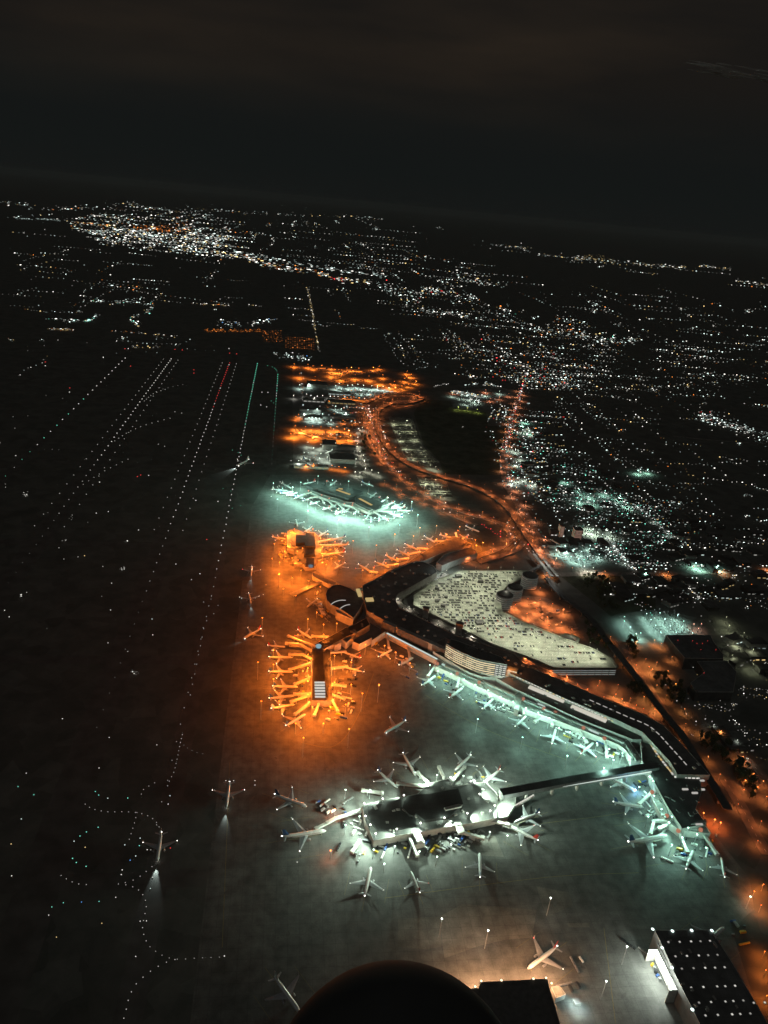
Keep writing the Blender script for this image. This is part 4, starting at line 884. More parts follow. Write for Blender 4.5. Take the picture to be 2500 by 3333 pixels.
for i in range(4):
    p = W('X', 690 + 45 * i, 1240 + 75 * i, 6)
    t = thing('cabin', 'teal lit glazed cabin beside the hangar, {} from the top'.format(ORD[i]), 'cabin', (p.x, p.y, 0), .4, 'glazed cabins beside the hangar')
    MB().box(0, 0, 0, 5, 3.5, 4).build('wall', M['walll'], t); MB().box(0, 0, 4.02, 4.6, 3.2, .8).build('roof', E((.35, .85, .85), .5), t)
# warm lit hangar seen from above at the bottom
hh = 20.0
H2 = bld('hangar', 'dark roofed hangar near the bottom edge with warm lamps along its front roof edge', 'hangar', WP('Y', [(505, 470), (1020, 443), (1035, 500), (1100, 720), (1180, 1000), (300, 1000), (430, 520), (495, 515)], hh), hh, roof='walld', wall='wall', par=.5)
for i, (x, y, c, pw) in enumerate(((465, 505, C_Y, 3.4e4), (512, 462, C_W, 2.4e4), (668, 457, C_Y, 5e4), (915, 445, C_Y, 4.5e4), (1012, 438, C_W, 3e4), (1055, 480, C_Y, 3e4))):
    p = W('Y', x, y, hh); f_ = MB().lathe([(hh + .1, .4), (hh + 1.0, 1.1), (hh + 1.7, .5)], 'z', 8, (p.x, p.y, 0)).build('edge_lamp', E((1.0, .80, .52), 2.4), H2)
    light('lamp_light', H2, (p.x, p.y + 8, hh - 1), (1.0, .50, .24), pw * 1.7)
H3 = bld('hangar_annex', 'small pale lit store at the right corner of the warm lit hangar', 'store', WP('Y', [(1055, 505), (1120, 500), (1165, 560), (1090, 590)], 7), 7, roof='roofl', wall='wall', par=.3)
p = W('Y', 1255, 605, 5); t = thing('guard_hut', 'small hut with a cool white lit forecourt right of the warm lit hangar', 'hut', (p.x, p.y, 0), .1)
MB().box(0, 0, 0, 6, 5, 3.5).build('wall', M['wall'], t); MB().box(0, 0, 3.52, 7, 6, .4).build('roof', M['roof'], t); light('lamp_light', t, (0, -6, 7), (.75, 1, .95), 1.1e4); light('lamp_light', t, (-5, 1, 6), (.75, 1, .95), .6e4)
# ------------------------------------------------------------------ cargo yards and hangars north of the far satellite
def box_b(name, label, cat, zn, x0, x1, y, z, depth, roof='roofm', wall='wall', group=None, units=2, par=.5, lit=None):
    a, b = W(zn, x0, y, z), W(zn, x1, y, z)
    t = bld(name, label, cat, [(a.x, a.y), (b.x, a.y), (b.x, a.y + depth), (a.x, a.y + depth)], z, roof=roof, wall=wall, units=units, group=group, par=par)
    if lit: band(t, 'window_band', (a.x, a.y), (b.x, a.y), z * .35, z * .28, lit, off=.3, seg=max(2, int((b.x - a.x) / 14)), gap=.3)
    return t
cg = [(330, 550, 330, 14, 60, 'dark hangar behind the lit left end of the top cargo apron', 'roof', None), (560, 800, 425, 9, 30, 'low white lit cargo shed in the middle of the long pale row', 'roofl', E(C_C, .55)),
      (290, 520, 500, 10, 40, 'grey cargo shed with lamps along its roof, third row down on the left', 'roofm', E(C_W, .45)), (550, 850, 520, 9, 40, 'wide grey cargo shed left of the road in the third row', 'roofm', E(C_Y, .4)),
      (300, 500, 690, 10, 34, 'teal lit cargo shed with four glaring lamps', 'roofl', E(C_C, .9)), (590, 850, 680, 8, 40, 'pale roofed cargo shed beside the straight service road', 'roofl', None),
      (500, 650, 985, 16, 50, 'tall black block right below the bright orange cargo apron', 'roof', None), (250, 480, 600, 8, 30, 'plain cargo shed left of the service road', 'roofm', None),
      (640, 830, 880, 7, 18, 'long low shed on the orange cargo apron', 'roofm', None), (580, 850, 1140, 12, 60, 'dark round shouldered warehouse above the far satellite', 'roof', None),
      (190, 560, 1215, 7, 22, 'low orange lit shed at the bottom of the cargo yards', 'roofm', E(C_Y, .4)), (650, 850, 1010, 9, 24, 'olive lit shed beside the service road', 'roofl', None)]
for i, (x0, x1, y, z, dp, lab, rf_, lt) in enumerate(cg): box_b('cargo_shed', lab, 'cargo shed', 'T', x0, x1, y, z, dp, roof=rf_, lit=lt, group='cargo sheds')
struct('apron', MB().sheet([(p.x, p.y) for p in WP('T', [(170, 120), (1430, 210), (1560, 290), (1180, 420), (1180, 440), (860, 520), (860, 1240), (700, 1260), (180, 1230)], 0)], .008), M['apron'])
def lampfield(zn, pts, h, c, pw, label, group, head=1.6, glow=8.0, name='street_lamp', cat='street lamp'):
    for x, y in pts: lamp_post(W(zn, x, y, h), h, c, pw, label, group, head, glow, name=name, cat=cat)
OR, CW = (1.0, .22, .025), (.72, 1.0, .88)
lampfield('T', [(190, 110), (340, 118), (395, 135), (492, 130), (595, 135), (590, 172), (635, 175), (672, 176), (705, 180), (760, 158), (810, 150), (890, 160), (1045, 150), (1110, 138), (1412, 190), (1455, 225), (1385, 270), (1505, 295), (1430, 328), (1355, 352), (1285, 368), (1272, 302), (1150, 232)], 16, OR, 2.0e5, 'orange lamp on a tall post along the top cargo apron', 'orange lamps of the top cargo apron', 2.2)
lampfield('T', [(250, 215), (420, 250), (600, 205), (700, 245), (850, 232), (1000, 245), (1120, 290), (1230, 330)], 20, OR, 3.6e5, 'orange lamp on a tall post in the middle of the top cargo apron', 'orange lamps of the top cargo apron', 1.6)
lampfield('T', [(250, 340), (350, 330), (680, 325), (770, 345), (820, 340), (880, 335), (940, 345), (1030, 350), (1090, 352), (1152, 357), (1215, 370), (640, 350), (700, 385), (1000, 400), (910, 400)], 16, CW, 8.0e4, 'cool white lamp along the pale strip below the orange cargo apron', 'cool white lamps of the cargo strip', 2.4)
lampfield('T', [(185, 455), (325, 440), (372, 455), (440, 462), (498, 455), (580, 460), (625, 462), (665, 465), (410, 480)], 14, C_W, 2.2e4, 'white lamp in the third cargo row', 'white lamps of the third cargo row', 2.0)
lampfield('T', [(730, 455), (765, 475), (805, 470), (835, 472), (895, 478), (950, 488), (565, 510), (210, 682), (240, 660), (300, 655), (720, 725), (845, 725)], 12, OR, 6.0e4, 'orange lamp beside the cargo sheds', 'orange lamps beside the cargo sheds', 1.8)
lampfield('T', [(352, 695), (385, 690), (425, 695), (462, 700), (500, 655), (300, 650), (340, 610), (440, 600), (640, 570), (700, 600), (745, 640), (590, 720)], 14, CW, 4.0e4, 'cool lamp round the teal lit cargo shed', 'cool lamps round the teal lit cargo shed', 2.3)
lampfield('T', [(205, 780), (315, 790), (392, 785), (480, 795), (585, 800), (650, 790), (735, 815), (155, 865), (210, 852), (430, 865), (385, 880), (560, 890), (690, 900), (800, 890), (780, 830), (270, 830)], 16, OR, 2.2e5, 'orange lamp on the lower cargo apron', 'orange lamps of the lower cargo apron', 1.8)
lampfield('T', [(340, 960), (480, 985), (400, 1020), (300, 1070), (480, 1080), (550, 1120), (360, 1150), (240, 1160), (600, 1040), (640, 970)], 16, (.86, 1, .82), 5.5e4, 'pale lamp of the grey apron above the far satellite', 'pale lamps of the grey apron', 1.4)
lampfield('T', [(320, 1205), (600, 1210), (675, 1222), (740, 1232), (400, 1195)], 12, OR, 5e4, 'orange lamp at the foot of the cargo yards', 'orange lamps at the foot of the cargo yards', 1.7)
lampfield('T', [(875, 975), (872, 1005), (875, 905), (900, 1060), (940, 1100), (860, 1140), (950, 1160), (900, 830), (930, 800), (850, 1280), (960, 1240), (1030, 1260), (1100, 1290), (900, 1290)], 12, (1, 1, .78), 2.2e4, 'pale lamp beside the straight service road', 'pale lamps of the service road', 1.5)
# aircraft on the cargo yards
planes('T', [((210, 850), (330, 880), 45), ((420, 905), (330, 885), 45), ((560, 890), (650, 915), 45), ((700, 885), (790, 905), 40), ((1060, 215), (1000, 190), 50), ((760, 205), (690, 215), 50), ((500, 175), (430, 165), 50), ((300, 1150), (420, 1130), 42), ((600, 1050), (520, 1080), 42), ((860, 215), (930, 222), 50)],
       'distant airliner, {} of those scattered over the cargo yards', 'airliners on the cargo yards', lights=False)
# long stay car park strips
for pts, lab in (([(50, 520), (300, 520), (340, 640), (400, 800), (470, 900), (540, 960), (600, 1010), (480, 1060), (300, 990), (210, 930), (130, 740), (60, 560)], 'upper'), ([(350, 1150), (640, 1150), (700, 1280), (740, 1380), (560, 1380), (400, 1280)], 'lower')):
    P_ = WP('U', pts, 0); struct('parking_lot', MB().sheet([(p.x, p.y) for p in P_], .012), M['deck'])
    poly = [(p.x, p.y) for p in P_]; xs = [p[0] for p in poly]; ys = [p[1] for p in poly]
    stf = MB(); y = min(ys) + 5
    while y < max(ys):
        x = min(xs)
        while x < max(xs):
            if inside((x, y), poly) and rnd.random() < .8: stf.box(x, y, .02, 2.0, 4.6, 1.4)
            x += 2.7
        y += 17 if rnd.random() < .6 else 9
    tag(stf.build('parked_cars', M['vd']), 'packed rows of parked cars too small to count in the %s long stay car park' % lab, 'cars', None, 'stuff')
lampfield('U', [(110, 560), (250, 560), (170, 640), (300, 640), (180, 740), (330, 730), (250, 830), (400, 850), (300, 930), (450, 950), (500, 1040), (560, 1060), (450, 1190), (560, 1200), (620, 1280), (500, 1300), (660, 1350)], 14, (1, 1, .68), 2.3e4, 'pale yellow lamp over the long stay car park', 'lamps of the long stay car park', .9)

# ------------------------------------------------------------------ apron lighting
TW = (.50, 1.0, .80)
OL = (1.0, .19, .017)
def masts(zn, pts, h, c, pw, label, group, aim=None):
    for p_ in pts: mast(W(zn, p_[0], p_[1], h), h, c, p_[2] * pw if len(p_) > 2 else pw, label, group, aim=aim)
masts('A', [(560, 1330), (560, 1450), (560, 1570), (560, 1690), (800, 1340, .8), (800, 1460, .8), (800, 1580, .8), (800, 1700, .8), (600, 1800), (760, 1800), (470, 1150), (700, 1150, .6), (250, 1290, .5), (250, 1420, .5), (250, 1550, .5), (300, 1750, .6), (450, 1950, .6), (950, 1400, .6), (950, 1600, .45), (900, 1780, .45), (700, 1950, .5)],
      18, OL, 1.55e5, 'tall mast with orange lamps on the lower orange apron', 'orange masts of the lower orange apron')
masts('A', [(1080, 1240), (1250, 1250, .8), (1350, 1310, .5), (700, 1060, .7), (820, 1050, .5), (640, 950, .35), (1480, 1410, .3)], 20, OL, 8e4, 'orange mast in the corner between the pier and the long concourse', 'orange masts in the pier corner')
masts('R', [(330, 360), (330, 480), (320, 600, .8), (420, 690, .8), (540, 860), (800, 420), (830, 540), (830, 660), (450, 300), (700, 300), (900, 370, .8), (250, 750, .8), (250, 900, .9), (420, 960, .9), (880, 780, .8), (1000, 470, .5), (1000, 570, .5), (950, 700, .6), (640, 1000, .8), (800, 1080, .5), (180, 500, .4), (300, 1110, .5), (150, 700, .35)],
      18, OL, 1.5e5, 'tall mast with orange lamps on the upper orange apron', 'orange masts of the upper orange apron')
masts('S', [(220, 490), (350, 440), (470, 390), (590, 335), (700, 280), (800, 235), (900, 180), (1010, 130), (1130, 90), (1230, 160), (1320, 190), (1400, 220, .8), (100, 520, .6), (1330, 250, .6)],
      20, OL, 1.05e5, 'orange mast along the slanting row of aircraft on the north arm', 'orange masts of the north arm')
masts('S', [(720, 60, .5), (900, 40, .4), (1150, 50, .4)], 20, (1, .45, .15), 4e4, 'orange mast on the open apron above the north arm', 'orange masts of the north arm')
masts('A', [(150, 1000, .5), (110, 1400, .5), (140, 1750, .4), (450, 800, .5), (300, 600, .5), (560, 1010, .4), (1050, 1680, .4), (930, 2000, .35), (520, 2080, .4), (1200, 1600, .3)], 32, OL, 1.3e5, 'added fill mast spreading orange light over the outer orange apron', 'outer orange masts')  # masts added to carry the orange light further out
masts('S', [(0, 200, .5), (250, 250, .5), (450, 130, .5), (-150, 420, .5), (650, 150, .4)], 30, OL, 1.2e5, 'added fill mast spreading orange light between the two orange concourses', 'outer orange masts')  # more added masts, filling the gap between the concourses with orange
masts('M', [(700, 520, .8), (400, 430, .7), (1000, 590, .7), (1300, 570, .6), (1480, 470, .7), (1420, 340, .6), (1000, 170, .5), (100, 320, .6), (60, 160, .5), (500, 90, .5), (800, 140, .5)], 30, TW, 1.5e5, 'added fill mast widening the cool glow round the far satellite', 'outer cool masts of the far satellite')  # added rim of masts that widens the cool halo
masts('M', [(150, 210, .7), (250, 200), (300, 280), (400, 320), (480, 350), (560, 400), (680, 430), (780, 440), (870, 440), (960, 480), (1060, 500), (1160, 480), (1250, 440), (1300, 400), (1250, 340), (1180, 300, .7), (640, 130, .4), (330, 150, .6), (700, 410)],
      22, TW, 1.8e5, 'tall mast with cool lamps round the far satellite', 'cool masts of the far satellite')
masts('P', [(330, 215, .6), (420, 280), (560, 310), (700, 370), (820, 430), (960, 490), (1090, 560), (1230, 610), (1370, 680), (1500, 730), (1620, 790)], 18, TW, 4.2e4, 'mast with cool lamps at the edge of the long concourse', 'cool masts of the long concourse')
masts('Q', [(110, 330), (210, 370), (330, 420), (450, 470), (560, 520), (680, 560), (740, 620), (600, 620, .8)], 18, TW, 4.2e4, 'mast with cool lamps at the lower end of the long concourse', 'cool masts of the long concourse')
masts('C', [(460, 590, .5), (680, 680, .45), (900, 770, .5), (1080, 830, .6)], 24, TW, 7.0e4, 'mast with cool lamps out on the apron below the long concourse', 'cool masts of the long concourse')
masts('E', [(860, 370, 1.3), (790, 440, 1.0), (890, 500), (940, 590), (990, 680), (850, 640, .6), (1080, 780), (1180, 760), (1240, 850, .7), (1010, 830, .7), (1540, 1180, .6)],
      18, TW, 1.9e4, 'mast with cool lamps at the south gates', 'cool masts of the south gates')
IW = (.74, 1.0, .80)
for i, (x, y, k) in enumerate(((585, 388, 1), (690, 362, 1.3), (810, 342, .8), (945, 288, 1.2), (1075, 240, .8), (1190, 262, 1.4), (1270, 262, 1), (1240, 335, 1.5), (1325, 400, 1.8), (1300, 430, 1.6), (1170, 445, 1.5), (1040, 470, 1.4), (905, 500, 1.8), (770, 535, 1.6), (650, 560, 1.5), (620, 510, 1.0), (592, 460, 1.0))):
    c_ = W('D', 960, 400, 12); p = W('D', x, y, 12); q = (p - c_).normalized()
    t = thing('roof_floodlight', 'glaring white floodlight on the roof edge of the island terminal', 'floodlight', (p.x, p.y, 10.0), 0, 'floodlights on the island terminal')
    link('stand', cached('fstand', lambda: MB().lathe([(0, .3), (5, .2)], 'z', 6).mesh('stand', M['steel'])), t)
    link('lamp_head', cached('fhead', lambda: MB().lathe([(5, .5), (5.8, 1.1), (6.6, .5)], 'z', 8).mesh('lamp_head', E(C_W, 6.0))), t)
    light('lamp_light', t, (q.x * 3, q.y * 3, 7.5), IW, 1.5e5 * k, 'SPOT', .4, R(125), (q.x, q.y, -.42))
    light('roof_light', t, (-q.x * 1, -q.y * 1, 6.2), IW, (7e3 if y > 420 else 4.5e3) * k, rad=.4)
masts('D', [(480, 300, .7), (620, 300), (1000, 215), (1150, 220), (560, 450), (640, 640), (900, 650), (1080, 610), (1300, 540), (1400, 560, .7), (760, 620), (480, 500, .6), (1000, 680, .5), (700, 720, .5)],
      14, IW, 9e3, 'low mast with white lamps near the island terminal', 'white masts of the island terminal')
masts('D', [(420, 410), (395, 645, .7)], 12, (1, .20, .05), 2.2e4, 'short mast with a red orange lamp left of the island terminal', 'red orange masts left of the island terminal')
masts('E', [(1225, 615, .5), (1300, 660, 1), (1340, 680, .8)], 10, (1, .16, .03), 2.6e4, 'short mast with a red orange lamp right of the south hall', 'red orange masts right of the south hall')
masts('F', [(720, 120, .7), (450, 260), (250, 210, .8), (1050, 330, .8), (960, 480, .6)], 26, (.85, .95, .82), 1.0e4, 'mast with a dim lamp on the dark lower apron', 'dim masts of the lower apron')
for zn, x, y, ax, ay, pw in (('E', 1010, 640, -1, -.55, 2.4e5), ('E', 1120, 715, -.2, -1, 1.0e5), ('E', 885, 400, -1, -.1, 1.0e5)):
    p = W(zn, x, y, 20); mast(p, 20, TW, pw, 'tall mast with strong cool floodlight on the south concourse', 'strong masts of the south gates', aim=(ax, ay, -.35), spot=R(120))
masts('R', [(400, 345), (400, 470), (490, 600), (500, 720), (560, 560, .6)], 17, OL, 3.2e4, 'added orange mast brightening the low roof of the upper concourse', 'added orange masts on the upper concourse roof')  # added lamps that make the low roofs look bright
# curved block, forecourt and car park
for (x, y) in [(x, y) for y in range(200, 760, 36) for x in range(440, 1560, 72)]:
    p = W('B', x + (y % 72) * .9, y, GZ)
    if inside((p.x, p.y), gpoly) and inside((p.x - 6, p.y), gpoly) and inside((p.x + 6, p.y - 4), gpoly):
        lamp_post(p, 13, (1, 1.0, .74), 1.15e4, 'pale lamp post standing on the car park deck', 'lamp posts on the car park deck', .7, 2.0, z=GZ, name='lamp_post', cat='lamp post')
for p, d in along(fr, 34): lamp_post(p, 8, (1, .93, .75), 7e3, 'white lamp post on the forecourt road', 'lamp posts on the forecourt road', .8, 5.0, z=5.0)
p = W('P', 900, 330, 24); light('lamp_light', T4, (p.x - 3, p.y - 12, 24), (1, .92, .6), 6e3); p = W('P', 1100, 330, 24); light('lamp_light', T4, (p.x, p.y - 6, 26), (1, .95, .8), 9e3)
# ------------------------------------------------------------------ orange street lamps along the roads
RL = []
def roadlamps(P_, step, h, c, pw, label, group, head=.9, side=9, glow=5.0, every=2):
    for i, (p, d) in enumerate(along(P_, step, .15)):
        s = side if i % 2 else -side
        lamp_post((p.x - d.y * s, p.y + d.x * s), h, c, pw if i % every == 0 else 0, label, group, head, glow, z=max(0, p.z - 1) if p.z > 3 else 0)
OS = (1.0, .24, .06)
roadlamps(ROADS[0], 38, 15, OS, 3.2e4, 'orange street lamp on the curving expressway', 'street lamps of the expressway', .8, 8, every=1)
roadlamps(ROADS[1], 34, 13, OS, 2.8e4, 'orange street lamp on the lower approach road', 'street lamps of the lower approach road', .9, 8, every=1)
roadlamps(ROADS[3], 36, 12, OS, 2.0e4, 'orange street lamp on the thin inner road', 'street lamps of the inner road', .8, 7, every=1)
roadlamps(ROADS[2], 36, 13, OS, 3.0e4, 'orange street lamp at the road fork by the cargo yards', 'street lamps of the road fork', .8, 8, every=1)
roadlamps(ROADS[5][14:], 55, 13, (1, .34, .16), 3.6e4, 'reddish street lamp on the busy shopping street', 'street lamps of the shopping street', 1.2, 13, every=1)
roadlamps(ROADS[6], 45, 13, OS, 2.6e4, 'orange street lamp on the ramp behind the car park', 'street lamps of the ramp', .8, 8, every=1)
roadlamps(ROADS[7], 26, 11, OS, .8e4, 'orange street lamp between terminal and car park', 'street lamps of the narrow road', .7, 7, every=1)
roadlamps(ROADS[8], 34, 11, (1, .26, .06), 1.6e4, 'orange street lamp on the road under the viaduct', 'street lamps under the viaduct', .6, 14, every=1)
roadlamps(ROADS[9], 40, 10, (.9, 1, .85), 2e3, 'white street lamp on the side road at the right edge', 'street lamps at the right edge', .7, 8, every=1)
roadlamps(ROADS[10], 30, 11, OS, 1.4e4, 'orange street lamp on the road at the lower right edge', 'street lamps at the lower right edge', .8, 10, every=1)
roadlamps(ROADS[11], 40, 10, (.6, 1, .85), 6e3, 'cool street lamp on the straight side street', 'street lamps of the straight side street', 1.1, 8)
roadlamps(ROADS[12], 36, 10, (.8, 1, .9), 9e3, 'cool street lamp on the bright slanting side street', 'street lamps of the slanting side street', 1.1, 8)
for q_ in ROADS[15:]: roadlamps(q_, 40, 12, OS, 2.0e4, 'orange street lamp on the small loop roads by the cargo yards', 'street lamps of the loop roads', .8, 5, every=1)
roadlamps(ROADS[13], 70, 11, (1, .30, .08), 4e4, 'orange street lamp on the cross street above the dark garages', 'street lamps of the cross street', 1.1, 9)
# orange yard beside the car park
struct('yard', MB().sheet([(p.x, p.y) for p in WP('B', [(990, 345), (1060, 330), (1180, 340), (1290, 395), (1330, 440), (1370, 530), (1290, 560), (1100, 490), (960, 420)], 0)], .012), M['lot'])
lampfield('B', [(1010, 380), (1080, 345), (1150, 350), (1220, 375), (1285, 405), (1075, 430), (1190, 450), (1270, 480), (1330, 520), (1150, 285), (1200, 500), (1130, 400)], 12, OS, 5.5e4, 'orange lamp post in the yard behind the car park', 'lamp posts of the orange yard', .8, name='lamp_post', cat='lamp post')
lampfield('C', [(1000, 440), (1080, 480), (1170, 490), (1240, 520), (1330, 540), (1150, 420), (900, 380), (820, 350), (1060, 400), (700, 300)], 12, OS, 2.0e4, 'orange lamp post on the triangle of ground below the car park', 'lamp posts of the triangle', .7, name='lamp_post', cat='lamp post')
lampfield('W', [(480, 240), (640, 230), (700, 260), (800, 380), (560, 400), (475, 455), (590, 470), (620, 490), (760, 508), (800, 310), (660, 430)], 11, (1, .28, .07), 2.2e4, 'orange lamp post on the rough ground left of the dark garages', 'lamp posts left of the dark garages', .8, name='lamp_post', cat='lamp post')
lampfield('W', [(660, 635), (830, 622), (910, 850), (1070, 1040), (1240, 1048), (1435, 1280), (650, 830), (545, 740), (290, 716), (365, 790)], 10, (1, .32, .08), 1.6e4, 'amber lamp post scattered on the dark slope at the right', 'lamp posts of the dark slope', .8, name='lamp_post', cat='lamp post')
lampfield('b', [(1280, 540), (1315, 900), (1590, 910), (1440, 795), (1500, 1000), (1640, 1150)], 11, OS, 1.8e4, 'orange lamp glowing alone in the dark wood at the right edge', 'lamps in the dark wood', .9)
lampfield('F', [(1600, 90), (1630, 150), (1645, 350), (1650, 430), (1640, 60), (1655, 540)], 11, (1, .22, .03), 2.0e4, 'strong orange lamp at the bottom right edge of the picture', 'lamps at the bottom right edge', .7)
# ------------------------------------------------------------------ east side: lots, garages, hotels
for zn, pts in (('V', [(650, 735), (800, 700), (960, 700), (1240, 760), (1345, 865), (1050, 870), (760, 870)]), ('V', [(200, 270), (420, 265), (560, 370), (380, 380), (250, 350)]), ('V', [(430, 105), (500, 105), (540, 180), (470, 190)]),
                ('V', [(380, 380), (520, 378), (570, 440), (420, 450)]), ('L', [(640, 810), (920, 830), (940, 900), (620, 900)]), ('U', [(650, 260), (1040, 340), (1430, 290), (1430, 240), (1240, 200), (900, 230)]), ('U', [(1380, 1160), (1659, 1160), (1659, 1420), (1450, 1420)])):
    struct('parking_lot', MB().sheet([(p.x, p.y) for p in WP(zn, pts, 0)], .006), M['lot'])
lampfield('V', [(690, 770), (730, 810), (770, 855), (800, 850), (840, 720), (870, 760), (900, 800), (935, 845), (930, 715), (965, 755), (1000, 800), (1040, 845), (1050, 730), (1090, 770), (690, 740), (1150, 850)], 14, (.55, 1, .85), 3.2e4, 'cool lamp over the large teal lit parking lot', 'lamps of the large teal parking lot', 1.3)
lampfield('V', [(1160, 790), (1190, 820), (1210, 790)], 12, (1, .5, .35), 6e3, 'pinkish lamp at the right side of the large parking lot', 'pinkish lamps of the large parking lot', 1.0)
lampfield('V', [(230, 290), (300, 300), (350, 285), (400, 300), (440, 335), (380, 350), (330, 335), (290, 260), (460, 260), (520, 320)], 13, (.6, 1, .87), 4.5e4, 'cool lamp over the bright lot below the pink hotel', 'lamps of the lot below the hotel', 1.6)
lampfield('V', [(450, 120), (480, 150), (510, 170), (570, 150), (600, 170), (440, 150)], 14, (.8, 1, .8), 7e4, 'cool lamp over the small very bright lot', 'lamps of the small very bright lot', 1.6)
lampfield('V', [(420, 400), (480, 410), (440, 435)], 12, (1, .95, .75), 3.5e4, 'white lamp over the pale roof below the lot', 'lamps over the pale roof', .8)
lampfield('L', [(640, 820), (700, 840), (780, 825), (860, 850), (900, 890), (650, 870), (720, 880), (560, 760)], 14, (.5, 1, .8), 5.5e4, 'cool lamp over the long lot beyond the hotel', 'lamps of the long lot beyond the hotel', 1.8)
lampfield('L', [(330, 470), (370, 500), (350, 440), (960, 715), (1010, 710), (1270, 1215), (1300, 1225), (1390, 1230), (1000, 1270)], 14, (.5, 1, .78), 8e4, 'bright teal lamp in the eastern town', 'bright teal lamps of the eastern town', 2.4)
lampfield('U', [(740, 270), (830, 290), (930, 310), (1000, 330), (900, 250), (1100, 260), (1250, 240), (880, 355), (980, 350)], 14, (.75, 1, .85), 6e4, 'cool lamp over the hire car lot', 'lamps of the hire car lot', 1.4)
lampfield('U', [(1150, 320), (1250, 300), (1350, 270), (1100, 225), (760, 240)], 14, (1, .32, .16), 6e4, 'reddish lamp along the edge of the hire car lot', 'reddish lamps of the hire car lot', 1.4)
lampfield('U', [(800, 410), (900, 420), (1010, 440)], 14, (.8, .95, .2), 2.4e4, 'yellow green lamp at the edge of the dark wood', 'yellow green lamps by the dark wood', 1.4)
lampfield('U', [(1380, 850), (1420, 870), (1480, 950), (1430, 1010), (1440, 1180), (1520, 1170), (1600, 1220), (1380, 1210), (1500, 660), (1560, 640), (1600, 690)], 13, (.85, 1, .85), 5e4, 'white lamp of the shops along the shopping street', 'lamps of the street shops', 2.0)
struct('scrub', MB().sheet([(p.x, p.y) for p in WP('V', [(260, 470), (560, 460), (720, 470), (900, 620), (900, 690), (650, 720), (600, 740), (480, 640)], 0)], .008), M['wood'])
struct('wood', MB().sheet([(p.x, p.y) for p in WP('U', [(320, 480), (420, 330), (720, 350), (760, 450), (1100, 470), (1130, 620), (1330, 620), (1280, 800), (1240, 1150), (640, 1140), (600, 1000), (430, 820)], 0)], .01), M['wood'])
def garage(label, zn, poly_px, z, storeys, zrow, lit=.35):
    poly = [(p.x, p.y) for p in WP(zn, poly_px, z)]
    t = bld('parking_garage', label, 'parking garage', poly, z, roof='roof', wall='walld', par=1.0, units=3)
    for k in range(storeys):
        band(t, 'lit_storey', poly[zrow], poly[zrow + 1], 1.6 + k * (z - 2) / storeys, .8, E((.8, .92, .85), lit), off=.35, seg=6, gap=.25)
    return t
garage('dark multi storey garage with red roof lamps, upper one of the pair at the right', 'W', [(740, 188), (1140, 188), (1170, 250), (1255, 360), (1255, 400), (910, 395), (830, 300)], 22, 4, 4, .14)
garage('dark multi storey garage, lower one of the pair at the right', 'W', [(1020, 425), (1290, 420), (1375, 520), (1345, 700), (1010, 700), (960, 620), (1090, 520)], 18, 3, 3, .10)
for x, y in ((848, 232), (980, 236), (1020, 260), (1068, 260), (1115, 237), (1055, 316), (1190, 318), (1088, 508)):
    p = W('W', x, y, 24); lamp_post(p, 2.0, C_R, 0, 'small red lamp on the roof of a dark garage', 'red lamps on the garage roofs', 1.0, 1.6, z=22 if y < 400 else 18, name='warning_lamp', cat='warning lamp')
bx = [('V', 345, 155, 395, 235, 30, 'pinkish lit hotel slab with rows of windows, beyond the viaduct', (1.0, .55, .42), .34), ('V', 250, 155, 275, 205, 28, 'narrow pinkish lit hotel end beside the wider one', (1.0, .6, .45), .4)]
for zn, x0, y0, x1, y1, z, lab, c, s_ in bx:
    a, b = W(zn, x0, y1, 0), W(zn, x1, y1, 0); t = thing('hotel', lab, 'hotel', (0, 0, 0)); w_ = b.x - a.x
    MB().box((a.x + b.x) / 2, a.y + 9, 0, w_, 16, z).build('wall', M['walll'], t); MB().box((a.x + b.x) / 2, a.y + 9, z + .02, w_ + 1, 17, .6).build('roof', M['roof'], t)
    for k in range(7):
        band(t, 'window_row', (a.x + 1, a.y + 1), (b.x - 1, a.y + 1), 2.4 + k * (z - 3) / 7, 1.6, E(c, s_), off=.25, seg=5, gap=.3)
GL = [('store with a white lit front', 'store', C_W), ('warehouse with a cool lit wall', 'warehouse', C_C), ('office with warm windows', 'office', C_Y), ('apartment block with few lit windows', 'apartment block', C_W)]
GRP = {}
def town_block(p, w_, d_, z, kind, where, rot=0.0):
    lab, cat, c = GL[kind]
    t = thing(cat.replace(' ', '_'), lab + ' ' + where, cat, (p.x, p.y, 0), rot, cat + 's ' + where)
    MB().box(0, 0, 0, w_, d_, z).build('wall', M[rnd.choice(('walld', 'walld', 'townroof', 'wall'))], t)
    MB().box(0, 0, z + .02, w_ + .6, d_ + .6, .5).build('roof', M[rnd.choice(('townroof', 'townroof', 'townroof', 'roofm'))], t)
    n = max(2, int(w_ / 9)); br = rnd.choice((.25, .5, 1.0))
    for k in range(n):
        if rnd.random() < .6:
            for f_ in range(max(1, int(z / 6))): MB().box(-w_ / 2 + w_ * (k + .5) / n, -d_ / 2 - .15, 1.4 + f_ * 4, w_ / n * .55, .2, 1.6).build('window', E(c, br), t)
def scatter_blocks(zn, box, n, where, sz=(18, 45), hz_=(5, 12)):
    for _ in range(n):
        p = W(zn, rnd.uniform(box[0], box[2]), rnd.uniform(box[1], box[3]), 0)
        town_block(p, rnd.uniform(*sz), rnd.uniform(12, 30), rnd.uniform(*hz_), rnd.randrange(4), where, rnd.choice((0, 0, 0, PI / 2, .4)))
scatter_blocks('V', (560, 470, 1600, 680), 26, 'beyond the teal lit lot')
scatter_blocks('V', (600, 60, 1600, 420), 34, 'in the scattered right hand district')
scatter_blocks('U', (1480, 560, 1900, 1450), 30, 'beside the busy shopping street')
